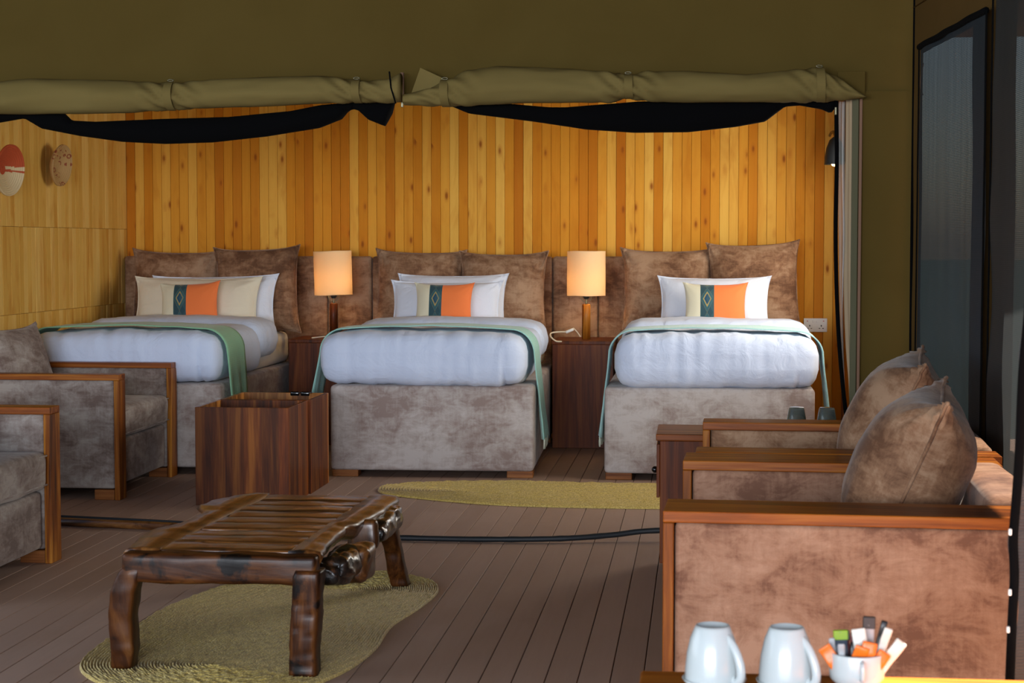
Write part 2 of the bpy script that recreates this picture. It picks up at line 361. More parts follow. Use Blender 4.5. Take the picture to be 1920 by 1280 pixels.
def pillow_mesh(W, H, T, ear=.06, seed=0, nu=34, nv=28, wr=.006, name='pillow', pinch=.07, flange=0.0, sag=0.0):
    """upright pillow in the XZ plane, front towards -Y, bottom edge centre at the origin"""
    bm = bmesh.new(); uvl = bm.loops.layers.uv.new('UVMap'); front = {}; back = {}
    so = Vector((seed * 3.1, seed * 1.7, seed * .9))
    for side in (0, 1):
        for i in range(nu + 1):
            for j in range(nv + 1):
                u = math.sin((i / nu * 2 - 1) * PI / 2) ; v = math.sin((j / nv * 2 - 1) * PI / 2)
                edge = i in (0, nu) or j in (0, nv)
                if side and edge: back[i, j] = front[i, j]; continue
                x = W / 2 * u * (1 - pinch * (1 - v * v) * abs(u) ** 3 ); z = H / 2 * v * (1 - pinch * (1 - u * u) * abs(v) ** 3)
                cr = (u * u * v * v) ** 3
                x += math.copysign(ear, u) * cr * .5; z += math.copysign(ear, v) * cr * (.5 + .3 * noise.noise(Vector((u, v, seed))))
                uu = min(1, abs(u) / (1 - flange)) if flange else abs(u); vv = min(1, abs(v) / (1 - flange)) if flange else abs(v)
                th = T / 2 * ((1 - uu ** 2.6) ** .55) * ((1 - vv ** 2.6) ** .55)
                wv = noise.noise(Vector((x * 7, z * 7, side * 3)) + so) * 1.0 + .6 * noise.noise(Vector((x * 22, z * 14, side * 5)) + so)
                # wrinkles radiate from the corners
                rad = (abs(u * v)) ** 1.5; ang = math.atan2(H / 2 - abs(z), W / 2 - abs(x))
                wv += 1.6 * rad * math.sin(ang * 14 + seed * 2 + noise.noise(Vector((x * 5, z * 5, seed))) * 5)
                th = th + wr * wv * (1 if th > 0 else .6) * (1 if not edge else .4)
                y = (-th if not side else th)
                y += sag * (v * .5 + .5) ** 2
                (back if side else front)[i, j] = bm.verts.new((x, y, z + H / 2))
    for side, g in ((0, front), (1, back)):
        for i in range(nu):
            for j in range(nv):
                vs = [g[i, j], g[i + 1, j], g[i + 1, j + 1], g[i, j + 1]]; uvs = [((math.sin((a / nu * 2 - 1) * PI / 2) + 1) / 2, b / nv) for a, b in ((i, j), (i + 1, j), (i + 1, j + 1), (i, j + 1))]
                if side: vs.reverse(); uvs.reverse()
                try:
                    f = bm.faces.new(vs)
                    for lo, t in zip(f.loops, uvs): lo[uvl].uv = t
                except ValueError: pass
    rim = [front[i, 0].co.copy() for i in range(nu + 1)] + [front[nu, j].co.copy() for j in range(1, nv + 1)] + [front[i, nv].co.copy() for i in range(nu - 1, -1, -1)] + [front[0, j].co.copy() for j in range(nv - 1, -1, -1)]
    me = bpy.data.meshes.new(name); bm.to_mesh(me); bm.free()
    return me, rim
def pillow(name, label, cat, W, H, T, mat, loc, tilt=0, rz=0, roll=0, group=None, piping=None, pr=.004, **k):
    me, rim = pillow_mesh(W, H, T, name=name, **k)
    rotm = Matrix.Rotation(rz, 4, 'Z') @ Matrix.Rotation(tilt, 4, 'X') @ Matrix.Rotation(roll, 4, 'Y')
    if piping:
        t = thing(name, label, cat, loc, 0, group); t.rotation_euler = rotm.to_euler()
        link('cover', me, mat, t); bm = bmesh.new(); tube(bm, rim, pr, 6); link('piping', from_bm(bm, 'piping'), piping, t); return t
    o = link(name, me, mat, None, True, loc); o.rotation_euler = rotm.to_euler(); return tag(o, label, cat, group)

# ------------------------------------------------------------------ SETTING: floor
FLOOR_X0 = -4.05
fl = box_obj('floor', (6.6, 12.2, .06), M['gap_dark'], None, (-.85, 5.6, -.055), r=.005); tag(fl, kind='structure')
gr = box_obj('ground', (900, 900, .2), M['ground'], None, (0, 5, -.75)); tag(gr, kind='structure')
PW = .0933
bm = bmesh.new(); L = 5.2; hw = PW / 2 - .0012
prof = [(-hw, -.02), (-hw, -.0025), (-hw + .0015, 0), (hw - .0015, 0), (hw, -.0025), (hw, -.02)]
rings = [[bm.verts.new((x, y, z)) for x, z in prof] for y in (-L / 2 + .0008, L / 2 - .0008)]
for k in range(5): bm.faces.new((rings[0][k], rings[0][k + 1], rings[1][k + 1], rings[1][k]))
bm.faces.new(rings[0]); bm.faces.new(rings[1][::-1])
plank_me = from_bm(bm, 'plank')
x = -.156 - PW / 2 - PW * 41; i = 0
ref = None
while x < 1.45:
    for y0 in (2.15 , 2.15 + L):
        if y0 > 3 and x > 1.2: continue
        if y0 < 3 and x < -4.0: continue
        if ref is None: o = link('plank', plank_me, M['deck'], fl, False); ref = o
        else: o = ref.copy(); COL.objects.link(o); o.parent = fl
        o.location = Vector((x, y0 + L / 2 , 0)) - fl.location + Vector((0, 0, -.0))
        if y0 < 3: o.location.y = 2.15 + L / 2 - fl.location.y
    x += PW; i += 1

# ------------------------------------------------------------------ SETTING: wooden walls
YB = 11.2; XL = -3.73
wb = box_obj('wall_back', (5.2, .06, 2.75), M['gap_pine'], None, (-1.25, YB + .045, 1.35), r=.002); tag(wb, kind='structure')
def plank_v(w, h, t, name='plank'):
    bm = bmesh.new(); a = w / 2 - .0007
    pr = [(-a, t), (-a, .002), (-a + .0016, 0), (a - .0016, 0), (a, .002), (a, t)]
    rg = [[bm.verts.new((x, y, z)) for x, y in pr] for z in (-h / 2, h / 2)]
    for k in range(5): bm.faces.new((rg[0][k], rg[0][k + 1], rg[1][k + 1], rg[1][k]))
    bm.faces.new(rg[0]); bm.faces.new(rg[1]); return from_bm(bm, name)
pw = .0592; me = plank_v(pw, 2.7, .014); ref = None
for i in range(83):
    x = -3.73 + pw * (i + .5)
    if x > .90: break
    if ref is None: o = link('plank', me, M['pine_back'], wb, False); ref = o
    else: o = ref.copy(); COL.objects.link(o); o.parent = wb
    o.location = Vector((x, YB + random.uniform(-.0015, .0015), 1.35)) - wb.location
wl = box_obj('wall_left', (.06, 3.85, 2.75), M['gap_pine'], None, (XL - .045, 9.31, 1.35), r=.002); tag(wl, kind='structure')
ref = {}
courses = [(0, .86), (.86, .48), (1.34, 1.36)]
for i in range(62):
    for q, (z0, h) in enumerate(courses):
        if q not in ref:
            o = link('plank', plank_v(pw, h - .002, .014), M['pine_left'], wl, False); ref[q] = o
        else: o = ref[q].copy(); COL.objects.link(o); o.parent = wl
        o.rotation_euler = (0, 0, PI / 2)
        o.location = Vector((XL + random.uniform(-.001, .001), 7.53 + pw * (i + .5), z0 + h / 2)) - wl.location
# inner right wall of pine with a window opening (behind the canvas, seen only at its edge)
wr_ = bpy.data.objects.new('wall_right_inner', None); COL.objects.link(wr_); tag(wr_, kind='structure')
for (y0, y1, z0, z1) in ((7.75, 8.15, 0, 2.7), (10.5, 11.2, 0, 2.7), (8.15, 10.5, 0, .85), (8.15, 10.5, 2.15, 2.7)):
    box_obj('panel', (.04, y1 - y0, z1 - z0), M['pine_back'], wr_, (.92, (y0 + y1) / 2, (z0 + z1) / 2), r=.002)

# ------------------------------------------------------------------ SETTING: canvas
YC = 7.35
wf = bpy.data.objects.new('wall_front', None); COL.objects.link(wf); tag(wf, kind='structure')
def cloth_panel(name, P, nx, nz, mat, parent=None, amp=.01, fr=1.5, seed=0, kind=None):
    """P(u,v)->point; v up; small sag noise along local normal"""
    bm = bmesh.new(); g = {}
    for i in range(nx + 1):
        for j in range(nz + 1):
            u, v = i / nx, j / nz; p = Vector(P(u, v)); du = (Vector(P(min(u + .01, 1), v)) - Vector(P(max(u - .01, 0), v))).normalized(); dv = (Vector(P(u, min(v + .01, 1))) - Vector(P(u, max(v - .01, 0)))).normalized()
            nn = du.cross(dv).normalized(); g[i, j] = bm.verts.new(p + nn * amp * noise.noise(Vector((p.x * fr + seed, p.y * fr, p.z * fr))))
    for i in range(nx):
        for j in range(nz): bm.faces.new((g[i, j], g[i + 1, j], g[i + 1, j + 1], g[i, j + 1]))
    o = link(name, from_bm(bm, name), mat, parent)
    if kind: tag(o, kind=kind)
    return o
def lerp(a, b, t): return a + (b - a) * t
cloth_panel('upper_canvas', lambda u, v: (lerp(-4.2, .86, u), YC + .035, lerp(1.86, 2.95, v)), 60, 14, M['canvas'], wf, .016, 1.2)
cloth_panel('side_canvas', lambda u, v: (lerp(.625, .86, u), YC + .02 - .0 * u, lerp(0, 1.87, v)), 12, 24, M['canvas'], wf, .012, 2)
box_obj('tape', (.026, .008, 1.86), M['canvas_tape'], wf, (.628, YC, .93), r=.003)
box_obj('binding', (.012, .006, 1.86), M['binding'], wf, (.650, YC + .002, .93), r=.002)
b = box_obj('reinforcement_patch', (.11, .004, .10), M['canvas'], wf, (.61, YC - .004, 1.90), r=.0015)
bm = bmesh.new(); tube(bm, [(.862, YC - .01, 0), (.860, YC - .01, 1.2), (.861, YC - .01, 2.9)], .007, 8); link('corner_seam', from_bm(bm, 'corner_seam'), M['black_cloth'], wf)
def wx(y): return .86 + .0759 * (YC - y)      # the side wall leans slightly out towards the verandah
wr2 = bpy.data.objects.new('wall_right', None); COL.objects.link(wr2); tag(wr2, kind='structure')
cloth_panel('canvas_header', lambda u, v: (wx(lerp(YC, 2.2, u)), lerp(YC, 2.2, u), lerp(2.0, 2.95, v)), 40, 8, M['canvas_tan'], wr2, .012, 2)
for (ya, yb) in ((7.36, 7.16), (6.30, 5.70)):
    cloth_panel('canvas_strip', lambda u, v, ya=ya, yb=yb: (wx(lerp(ya, yb, u)), lerp(ya, yb, u), lerp(0, 2.02, v)), 3, 20, M['canvas_tan'], wr2, .008, 2)
cloth_panel('ceiling', lambda u, v: (lerp(-4.2, 1.5, u), lerp(-.6, YC + .35, v), 2.93 + .0 * v), 20, 30, M['canvas'], None, .04, .8, kind='structure')
cloth_panel('ceiling', lambda u, v: (lerp(-3.9, 1.15, u), lerp(YC + .02, 11.3, v), 2.68), 20, 20, M['canvas'], None, .02, .8, kind='structure')
# verandah roof overhang outside the mesh windows, then an added sun blocker
ov = cloth_panel('sunshade_overhang', lambda u, v: (lerp(wx(lerp(3.55, 7.35, v)) - .01, 1.70 + 1.3 * smoothstep(6.5, 7.1, lerp(3.55, 7.35, v)), u), lerp(3.55, 7.35, v), 2.2 - .02 * u), 6, 40, M['canvas_tan'], None, .01, 1); tag(ov, kind='structure')
ov = box_obj('sunshade_overhang', (2.6, 4.4, .04), M['canvas_tan'], None, (2.3, 9.55, 2.6), r=.01); tag(ov, kind='structure')  # unseen slab added to keep the sun out of the inner window

# mesh window blinds on the side wall
def mesh_blind(label, y0, y1, z0, z1, mat, name='mesh_blind', hem=.024, amp=.02, zs=0):
    t = thing(name, label, 'blind', (wx((y0 + y1) / 2), (y0 + y1) / 2, z0), 0, 'mesh blinds of the side wall')
    def P(u, v): y = lerp(y0, y1, u); return (wx(y) - .032 + .003 * math.sin(u * 19 + v * 2) - t.location.x, y - t.location.y, lerp(z0, z1, v) + zs * math.sin(u * PI) - t.location.z)
    cloth_panel('mesh_cloth', P, 40, 30, mat, t, amp * .5, 3)
    for uu in (0, 1):
        bm = bmesh.new(); tube(bm, [Vector(P(uu, v / 24)) + Vector((-.004, (-.5 + uu) * -hem + .006 * noise.noise(Vector((v * .3, uu, 1))), 0)) for v in range(25)], hem / 2, 8, flat=.25)
        # flat binding tape seen edge on from inside
        link('hem', from_bm(bm, 'hem'), M['black_cloth'], t)
    bm = bmesh.new(); tube(bm, [Vector(P(u / 20, 1)) + Vector((-.004, 0, 0)) for u in range(21)], .012, 8); link('top_hem', from_bm(bm, 'top_hem'), M['black_cloth'], t)
    return t
b1 = mesh_blind('black-edged shade mesh blind beside the olive canvas corner, behind the cushions', 7.07, 5.98, .05, 2.015, M['shade_mesh'])
for (pa, pb) in (((.0, .54, .86), (-.03, .60, .83)), ((.0, .54, .80), (-.03, .60, .82))):
    pass
bm = bmesh.new(); tube(bm, spline([(-.06, .535, 1.90), (-.06, .60, 1.87), (-.055, .66, 1.84), (-.06, .60, 1.80), (-.06, .54, 1.78)], 5), .0025, 6); link('tie_cord', from_bm(bm, 'tie_cord'), M['binding'], b1)
mesh_blind('shade mesh blind at the right edge, between the wooden strip and the near black hem', 5.88, 3.55, .05, 2.3, M['shade_mesh_near'], amp=.03)

# near mesh curtain whose wavy hem crosses the right edge of the view
def at(px, py, Y):
    f = Vector((-math.sin(YAW) * math.cos(PITCH), math.cos(YAW) * math.cos(PITCH), -math.sin(PITCH))); r = Vector((math.cos(YAW), math.sin(YAW), 0)); u = r.cross(f)
    d = f * FPX + r * (px - 960) - u * (py - 640); return EYE + d * (Y / d.y)
nc = thing('mesh_curtain', 'dark mesh curtain in the foreground with a wavy black hem and white toggles', 'curtain', (.72, 3.2, .2))
hemp = [(1938, 0), (1936, 300), (1926, 560), (1914, 700), (1908, 840), (1902, 930), (1896, 1010), (1898, 1080), (1894, 1160), (1890, 1260), (1884, 1400)]
hp = spline([at(a + 4, b_, 3.2) - nc.location for a, b_ in hemp], 6)
bm = bmesh.new(); tube(bm, hp, .0085, 8); link('hem', from_bm(bm, 'hem'), M['black_cloth'], nc)
bm = bmesh.new(); cols = []
for k, p in enumerate(hp):
    cols.append([bm.verts.new(p + Vector((.05 * j + .01 * math.sin(k * .3 + j), -.03 * math.sin(j * 1.1) + .03 * j, 0))) for j in range(12)])
for a_, b_ in zip(cols, cols[1:]):
    for j in range(11): bm.faces.new((a_[j], a_[j + 1], b_[j + 1], b_[j]))
link('mesh_cloth', from_bm(bm, 'mesh_cloth'), M['shade_mesh_near'], nc)
for y_ in (997, 1110, 1180):
    p = at(interp([(b_, a_) for a_, b_ in hemp], y_) - 3, y_, 3.19) - nc.location
    box_obj('toggle', (.006, .006, .012), M['white_plastic'], nc, p, r=.002)

# rolled canvas flaps over the opening
def roll(name, label, prof, pinches, seed, depth=.075, mat='canvas_roll', straps=True):
    t = thing(name, label, 'tent flap', tuple(at(prof[len(prof) // 2][0], prof[len(prof) // 2][1], YC - .07)))
    x0, x1 = prof[0][0], prof[-1][0]; N = int((x1 - x0) / 5); top = [(a, b_) for a, b_, c_ in prof]; bot = [(a, c_) for a, b_, c_ in prof]
    bm = bmesh.new(); rings = []; SEG = 28
    for i in range(N + 1):
        px = x0 + (x1 - x0) * i / N; pt = at(px, interp(top, px), YC - .07); pb = at(px, interp(bot, px), YC - .07)
        c0 = (pt + pb) / 2; rz = (pt.z - pb.z) / 2; rd = depth * (.55 + .45 * rz / .065); ring = []
        pin = 0
        for q in pinches: pin = max(pin, math.exp(-((px - q) / 42) ** 2))
        for k in range(SEG):
            a_ = 2 * PI * k / SEG
            v = Vector((c0.x * 3, math.cos(a_) * 1.2, math.sin(a_) * 1.2 + seed * 5)); dn = .15 * noise.noise(v) + .09 * noise.noise(v * 2.6)
            for q in pinches:      # creases that fan out from every strap
                dx = (px - q) / 46
                if abs(dx) < 1.6: dn += .27 * math.exp(-dx * dx) * math.sin(a_ * 5 + dx * 7 + seed) * min(1, abs(dx) * 3)
            dn += -.10 * smoothstep(.35, .8, math.sin(a_ * 1 + .6 + .8 * noise.noise(Vector((c0.x * 1.5, seed, 0))))) * (1 - pin)
            ring.append(bm.verts.new(c0 + Vector((0, -math.cos(a_) * rd * (1 + dn), math.sin(a_) * rz * (1 + dn * .4))) - t.location))
        rings.append(ring)
    for r0, r1 in zip(rings, rings[1:]):
        for k in range(SEG): bm.faces.new((r0[k], r0[(k + 1) % SEG], r1[(k + 1) % SEG], r1[k]))
    bm.faces.new(rings[0]); bm.faces.new(rings[-1][::-1]); link('rolled_canvas', from_bm(bm, 'roll'), M[mat], t)
    for q in pinches:
        pt = at(q, interp(top, q) - 2, YC - .07); pb = at(q, interp(bot, q) + 1, YC - .07); c0 = (pt + pb) / 2; rz = (pt.z - pb.z) / 2; rd = depth * (.55 + .45 * rz / .065) + .006
        bm = bmesh.new(); w2 = .017; rg = []
        for k in range(25):
            a_ = PI * .5 + PI * 1.0 * (-k / 24) ; a_ = PI / 2 - PI * k / 24 - 0
            y_, z_ = -math.cos(a_ ) * rd * 1.05, math.sin(a_) * rz * 1.03
            rg.append([bm.verts.new(c0 + Vector((s_ * w2 + .006 * k / 24, y_ - e, z_)) - t.location) for s_, e in ((-1, .0), (-1, .003), (1, .003), (1, 0))])
        for r0, r1 in zip(rg, rg[1:]):
            for k in range(4): bm.faces.new((r0[k], r0[(k + 1) % 4], r1[(k + 1) % 4], r1[k]))
        st = link('strap', from_bm(bm, 'strap'), M[mat], t, False)
        bm = bmesh.new(); p0 = pt - t.location + Vector((0, -.016, .006)); tube(bm, [p0 + Vector((.013 * math.cos(k * PI / 6), 0, .004 * math.sin(k * PI / 6))) for k in range(13)], .0022, 6); link('buckle', from_bm(bm, 'buckle'), M['metal'], st)
    return t
roll('rolled_flap', 'long olive canvas flap rolled and strapped above the left of the opening',
     [(-60, 158, 214), (0, 152, 214), (60, 147, 215), (150, 148, 213), (240, 150, 212), (322, 156, 206), (400, 148, 203), (500, 143, 199), (600, 141, 195), (640, 146, 194), (668, 152, 192), (700, 152, 192), (728, 148, 194), (752, 136, 192)], [322, 670], 1)
rf = roll('rolled_flap', 'olive canvas flap rolled above the right of the opening, tapering at its right end',
     [(758, 176, 197), (790, 170, 198), (820, 160, 199), (836, 152, 199), (880, 131, 199), (930, 123, 196), (1000, 124, 194), (1080, 128, 193), (1140, 134, 193), (1178, 142, 184), (1215, 133, 190), (1290, 133, 192), (1400, 138, 193), (1470, 131, 192), (1535, 129, 190), (1580, 150, 188), (1622, 181, 184)], [835, 1178, 1536], 2)
# loose folded corner of that flap by the centre zip
bm = bmesh.new(); Q = [at(a_, b_, YC - .05) - rf.location for a_, b_ in ((788, 127), (834, 148), (820, 178), (770, 178))]
vs = [bm.verts.new(q) for q in Q] + [bm.verts.new(q + Vector((0, .02, 0))) for q in Q]; bm.faces.new(vs[:4]); bm.faces.new(vs[4:][::-1])
for k in range(4): bm.faces.new((vs[k], vs[(k + 1) % 4], vs[4 + (k + 1) % 4], vs[4 + k]))
link('folded_corner', from_bm(bm, 'corner'), M['canvas_roll'], rf, False)
bm = bmesh.new(); tube(bm, [at(733 - abs(k - 5) * -.6 + (k - 5) * 1.2, 134 + k * 6, YC - .135) for k in range(11)], .0035, 6)
o = link('hanging_cord', from_bm(bm, 'cord'), M['black_cloth']); tag(o, 'thin black cord round the end of the left rolled flap', 'cord')
zp = thing('zip', 'short dark zip with metal pull hanging between the two rolled flaps', 'zip', tuple(at(752, 175, YC - .02)))
bm = bmesh.new(); tube(bm, [at(754, y_, YC - .02) - zp.location for y_ in (136, 160, 188)], .008, 8); link('zip_tape', from_bm(bm, 'tape'), M['binding'], zp)
box_obj('zip_pull', (.010, .006, .022), M['metal'], zp, at(754, 196, YC - .02) - zp.location, r=.002)

# black mesh inner curtains gathered up under the rolls
def sag(name, label, top, bot, seed):
    x0, x1 = top[0][0], top[-1][0]; c = at((x0 + x1) / 2, interp(top, (x0 + x1) / 2), YC + .03); bm = bmesh.new(); rings = []; N = int((x1 - x0) / 6)
    for i in range(N + 1):
        px = x0 + (x1 - x0) * i / N; pt = at(px, interp(top, px), YC + .02); pb = at(px, interp(bot, px), YC + .02); c0 = (pt + pb) / 2; rz = max((pt.z - pb.z) / 2, .002)
        rings.append([bm.verts.new(c0 + Vector((0, -math.cos(2 * PI * k / 16) * min(.045, rz * 1.3) * (1 + .2 * noise.noise(Vector((c0.x * 4, k, seed)))), math.sin(2 * PI * k / 16) * rz)) - c) for k in range(16)])
    for r0, r1 in zip(rings, rings[1:]):
        for k in range(16): bm.faces.new((r0[k], r0[(k + 1) % 16], r1[(k + 1) % 16], r1[k]))
    bm.faces.new(rings[0]); bm.faces.new(rings[-1][::-1])
    return tag(link(name, from_bm(bm, name), M['black_cloth'], None, True, c), label, 'insect net', 'gathered black insect nets')
sag('gathered_net', 'black insect net sagging under the left canvas roll',
    [(-60, 205), (0, 205), (50, 205), (120, 211), (135, 226), (180, 228), (300, 223), (430, 219), (545, 208), (600, 197), (655, 192), (664, 190)],
    [(-60, 235), (0, 230), (46, 222), (78, 241), (150, 255), (230, 266), (310, 270), (400, 267), (500, 256), (600, 240), (640, 224), (655, 207), (664, 205)], 1)
sag('gathered_net', 'small pointed black net end hanging by the zip at the centre',
    [(660, 190), (700, 190), (741, 191)], [(660, 204), (672, 207), (690, 224), (722, 237), (735, 214), (741, 193)], 2)
sag('gathered_net', 'black insect net sagging under the right canvas roll',
    [(848, 196), (950, 194), (1030, 201), (1060, 201), (1200, 190), (1300, 188), (1470, 188), (1565, 185), (1572, 186)],
    [(848, 200), (880, 213), (1000, 228), (1100, 243), (1190, 249), (1290, 248), (1380, 238), (1435, 228), (1472, 200), (1500, 198), (1540, 205), (1558, 213), (1568, 200), (1572, 195)], 3)

# right jamb: black zip edge of the net door, clear strip, pale cloth
jb = thing('net_door_edge', 'gathered net door with black zip edge at the right side of the opening', 'net door', (.58, YC + .02, 0))
zpt = [(1568, 190), (1569, 300), (1567, 420), (1568, 520), (1572, 620), (1578, 700), (1587, 785)]
def jp(pts, Y): return spline([at(a_, b_, Y) - jb.location for a_, b_ in pts], 8)
zl = jp(zpt, YC); zl.append(zl[-1] + Vector((.03, 0, -.5)))
bm = bmesh.new(); tube(bm, zl, .0085, 8); link('zip_edge', from_bm(bm, 'zip_edge'), M['black_cloth'], jb)
box_obj('zip_pull', (.010, .008, .034), M['metal'], jb, at(1567, 208, YC - .02) - jb.location, r=.003)
def ribbon(name, L_, R_, Y0, Y1, mat):
    a_, b_ = jp(L_, Y0), jp(R_, Y1); bm = bmesh.new(); g = []
    for p, q in zip(a_, b_): g.append([bm.verts.new(p.lerp(q, k / 6) + Vector((0, .008 * math.sin(k * 2.2), 0))) for k in range(7)])
    for r0, r1 in zip(g, g[1:]):
        for k in range(6): bm.faces.new((r0[k], r0[k + 1], r1[k + 1], r1[k]))
    return link(name, from_bm(bm, name), mat, jb)
ribbon('clear_strip', [(1571, 190), (1570, 300), (1572, 450), (1575, 600), (1584, 785)], [(1585, 190), (1584, 300), (1586, 450), (1580, 600), (1588, 785)], YC + .02, YC + .04, M['clear_film'])
ribbon('pale_cloth', [(1586, 186), (1585, 300), (1583, 420), (1582, 540), (1585, 640), (1591, 720), (1593, 790), (1594, 860)], [(1599, 186), (1599, 300), (1598, 420), (1599, 540), (1600, 640), (1600, 720), (1601, 790), (1601, 860)], YC + .03, YC + .035, M['beige_cloth'])

# threshold roll on the floor
bm = bmesh.new(); pts = spline([(-3.2, 7.55, .016), (-2.82, 7.487, .018), (-2.26, 7.402, .016), (-1.835, 7.33, .012)], 10)
o = link('floor_sill', from_bm(tube(bm, pts, .020, 8, flat=1.0), 'sill'), M['rustic_x']); tag(o, 'weathered dark wooden sill strip on the floor, left of the coffee table', 'sill')
bm = bmesh.new(); pts = spline([(-3.2, 7.60, .036), (-2.82, 7.515, .037), (-2.26, 7.43, .034), (-1.835, 7.34, .026), (-1.474, 7.26, .014), (-1.248, 7.247, .014), (-.909, 7.244, .014), (-.577, 7.275, .018), (-.36, 7.33, .028), (-.178, 7.36, .045), (.3, 7.37, .06), (.6, 7.37, .06)], 8)
rr = [.006 if p.x < -1.8 else (.006 + .006 * smoothstep(-1.8, -1.5, p.x)) * (1 + .15 * noise.noise(Vector((p.x * 20, 0, 0)))) for p in pts]
o = link('floor_hem', from_bm(tube(bm, pts, rr, 10), 'hem'), M['black_rubber']); tag(o, 'black rolled net hem lying across the floorboards behind the coffee table', 'hem')

# ------------------------------------------------------------------ BEDS
def bed_disp(seed, w_, crease):
    def f(p, n_):
        s_ = .014 * noise.noise(Vector((p.x * 3, p.y * 2.2, p.z * 4 + seed))) + .006 * noise.noise(Vector((p.x * 9 + seed, p.y * 5, p.z * 3)))
        if p.y < -.3: s_ += .007 * noise.noise(Vector((p.x * 22, seed, p.z * 3.5)))       # small vertical gathers on the foot
        s_ -= .030 * math.exp(-((p.x - crease) / .012) ** 2) * smoothstep(.15, -.25, n_.z) * smoothstep(-.3, -.5, p.y)
        return p + n_ * s_ + Vector((0, 0, .012 * (1 - (2 * p.x / w_) ** 2) if p.z > 0 else 0))
    return f
def make_bed(loc, rz, bw, dx0, dx1, label, seed):
    t = thing('bed', label, 'bed', loc, rz, 'three single beds along the wooden wall')
    box_obj('base', (bw, 1.84, .455), M['velvet_bed'], t, (0, .93, .265), r=.022, n=(3, 3, 2), smooth=True)
    for sx in (-1, 1):
        for y_ in (.09, 1.75): box_obj('leg', (.14, .10, .038), M['block'], t, (sx * (bw / 2 - .075), y_, .019), r=.004)
    box_obj('mattress', (bw - .13, 1.66, .20), M['sheet'], t, (.015, 1.01, .590), r=.05, n=(6, 8, 2), smooth=True)
    return t
def make_duvet(label, x0, x1, seed, y0=9.19):
    w_ = x1 - x0; cx = (x0 + x1) / 2
    t = thing('duvet', label, 'duvet', (cx, y0, .49), 0, 'white duvets on the beds')
    bm = bmesh.new(); rbox(bm, (w_, 1.0, .275), .10, (60, 24, 10), (0, .5, .1375), bed_disp(seed, w_, w_ * .40 if seed else w_ * .38)); link('cover', from_bm(bm, 'duvet'), M['white_linen'], t)
    def d2(p, n_): return p + n_ * (.012 * noise.noise(Vector((p.x * 3, p.y * 6, seed + 4))) + .004 * noise.noise(Vector((p.x * 14, p.y * 20, seed)))) + Vector((0, 0, .022 * (1 - (2 * p.x / w_) ** 2) if p.z > 0 else 0))
    bm = bmesh.new(); rbox(bm, (w_ + .012, .50, .235), .105, (40, 8, 8), (.008, 1.14, .185), d2); link('folded_edge', from_bm(bm, 'fold'), M['white_linen'], t)
    return t
def make_throw(label, x0, x1, zl, zr, y0, wd, mat, seed, fr=(True, True), top=.777, flare=.04, yl=0, yr=0):
    t = thing('throw', label, 'throw blanket', ((x0 + x1) / 2, y0, .5), 0, 'throws across the beds'); r = .12
    P = []
    for k in range(13): P.append(Vector((x0 - flare * (1 - k / 12) ** 1.0, 0, lerp(zl, top - r, k / 12))))
    for k in range(1, 9): a_ = PI - PI / 2 * k / 9; P.append(Vector((x0 + r + math.cos(a_) * r, 0, top - r + math.sin(a_) * r)))
    for k in range(21): P.append(Vector((lerp(x0 + r, x1 - r, k / 20), 0, top + .016 * (1 - (2 * k / 20 - 1) ** 2))))
    for k in range(1, 9): a_ = PI / 2 - PI / 2 * k / 9; P.append(Vector((x1 - r + math.cos(a_) * r, 0, top - r + math.sin(a_) * r)))
    for k in range(13): P.append(Vector((x1 + flare * (k / 12) ** 1.0, 0, lerp(top - r, zr, k / 12))))
    bm = bmesh.new(); uvl = bm.loops.layers.uv.new('UVMap'); NJ = 12; g = []
    for i, p in enumerate(P):
        e = i / (len(P) - 1); row = []
        tn = (P[min(i + 1, len(P) - 1)] - P[max(i - 1, 0)]).normalized(); nn = Vector((-tn.z, 0, tn.x)); yo = yl * (1 - e) + yr * e
        hang = max(0, 1 - i / 13) if i < 14 else max(0, 1 - (len(P) - 1 - i) / 13)
        for j in range(NJ + 1):
            q = p + nn * (.010 + .004 * noise.noise(Vector((p.x * 8, j * .5, p.z * 8 + seed))) + hang * .010 * math.sin(j * 1.1 + seed)) + Vector((0, wd * (j / NJ) * (1 - .12 * hang) + yo + .02 * noise.noise(Vector((p.x * 2, seed, p.z * 2))), 0))
            row.append(bm.verts.new(q - Vector((t.location.x, 0, .5))))
        g.append(row)
    for i in range(len(g) - 1):
        for j in range(NJ):
            f = bm.faces.new((g[i][j], g[i + 1][j], g[i + 1][j + 1], g[i][j + 1]))
            for lo, uv in zip(f.loops, ((i, j), (i + 1, j), (i + 1, j + 1), (i, j + 1))): lo[uvl].uv = (uv[0] / len(g), uv[1] / NJ)
    ends = [[v.co.copy() for v in g[0]], [v.co.copy() for v in g[-1]]]
    me = bpy.data.meshes.new('throw'); bm.to_mesh(me); bm.free(); o = link('cloth', me, mat, t)
    md = o.modifiers.new('thick', 'SOLIDIFY'); md.thickness = .006; md.offset = 0
    for use, E_ in zip(fr, ends):
        if not use: continue
        bm = bmesh.new()
        for k in range(30):
            q = E_[0].lerp(E_[-1], (k + .5) / 30); s_ = Vector((random.uniform(-.006, .006), random.uniform(-.004, .004), -.045 - random.uniform(0, .008)))
            tube(bm, [q + Vector((0, 0, .004)), q + s_ * .5 + Vector((random.uniform(-.003, .003), 0, 0)), q + s_], [.0045, .0035, .002], 5)
        f = link('fringe', from_bm(bm, 'fringe'), M['fringe'], t); tag(f, kind='stuff')
    return t
make_bed((-3.105, 9.22, 0), 0, 1.08, 0, 0, 'left velvet bed in the corner by the basket wall, partly behind the armchair', 1)
make_bed((-1.4175, 9.22, 0), R(1.6), 1.09, 0, 0, 'middle velvet bed standing between the two lamps', 2)
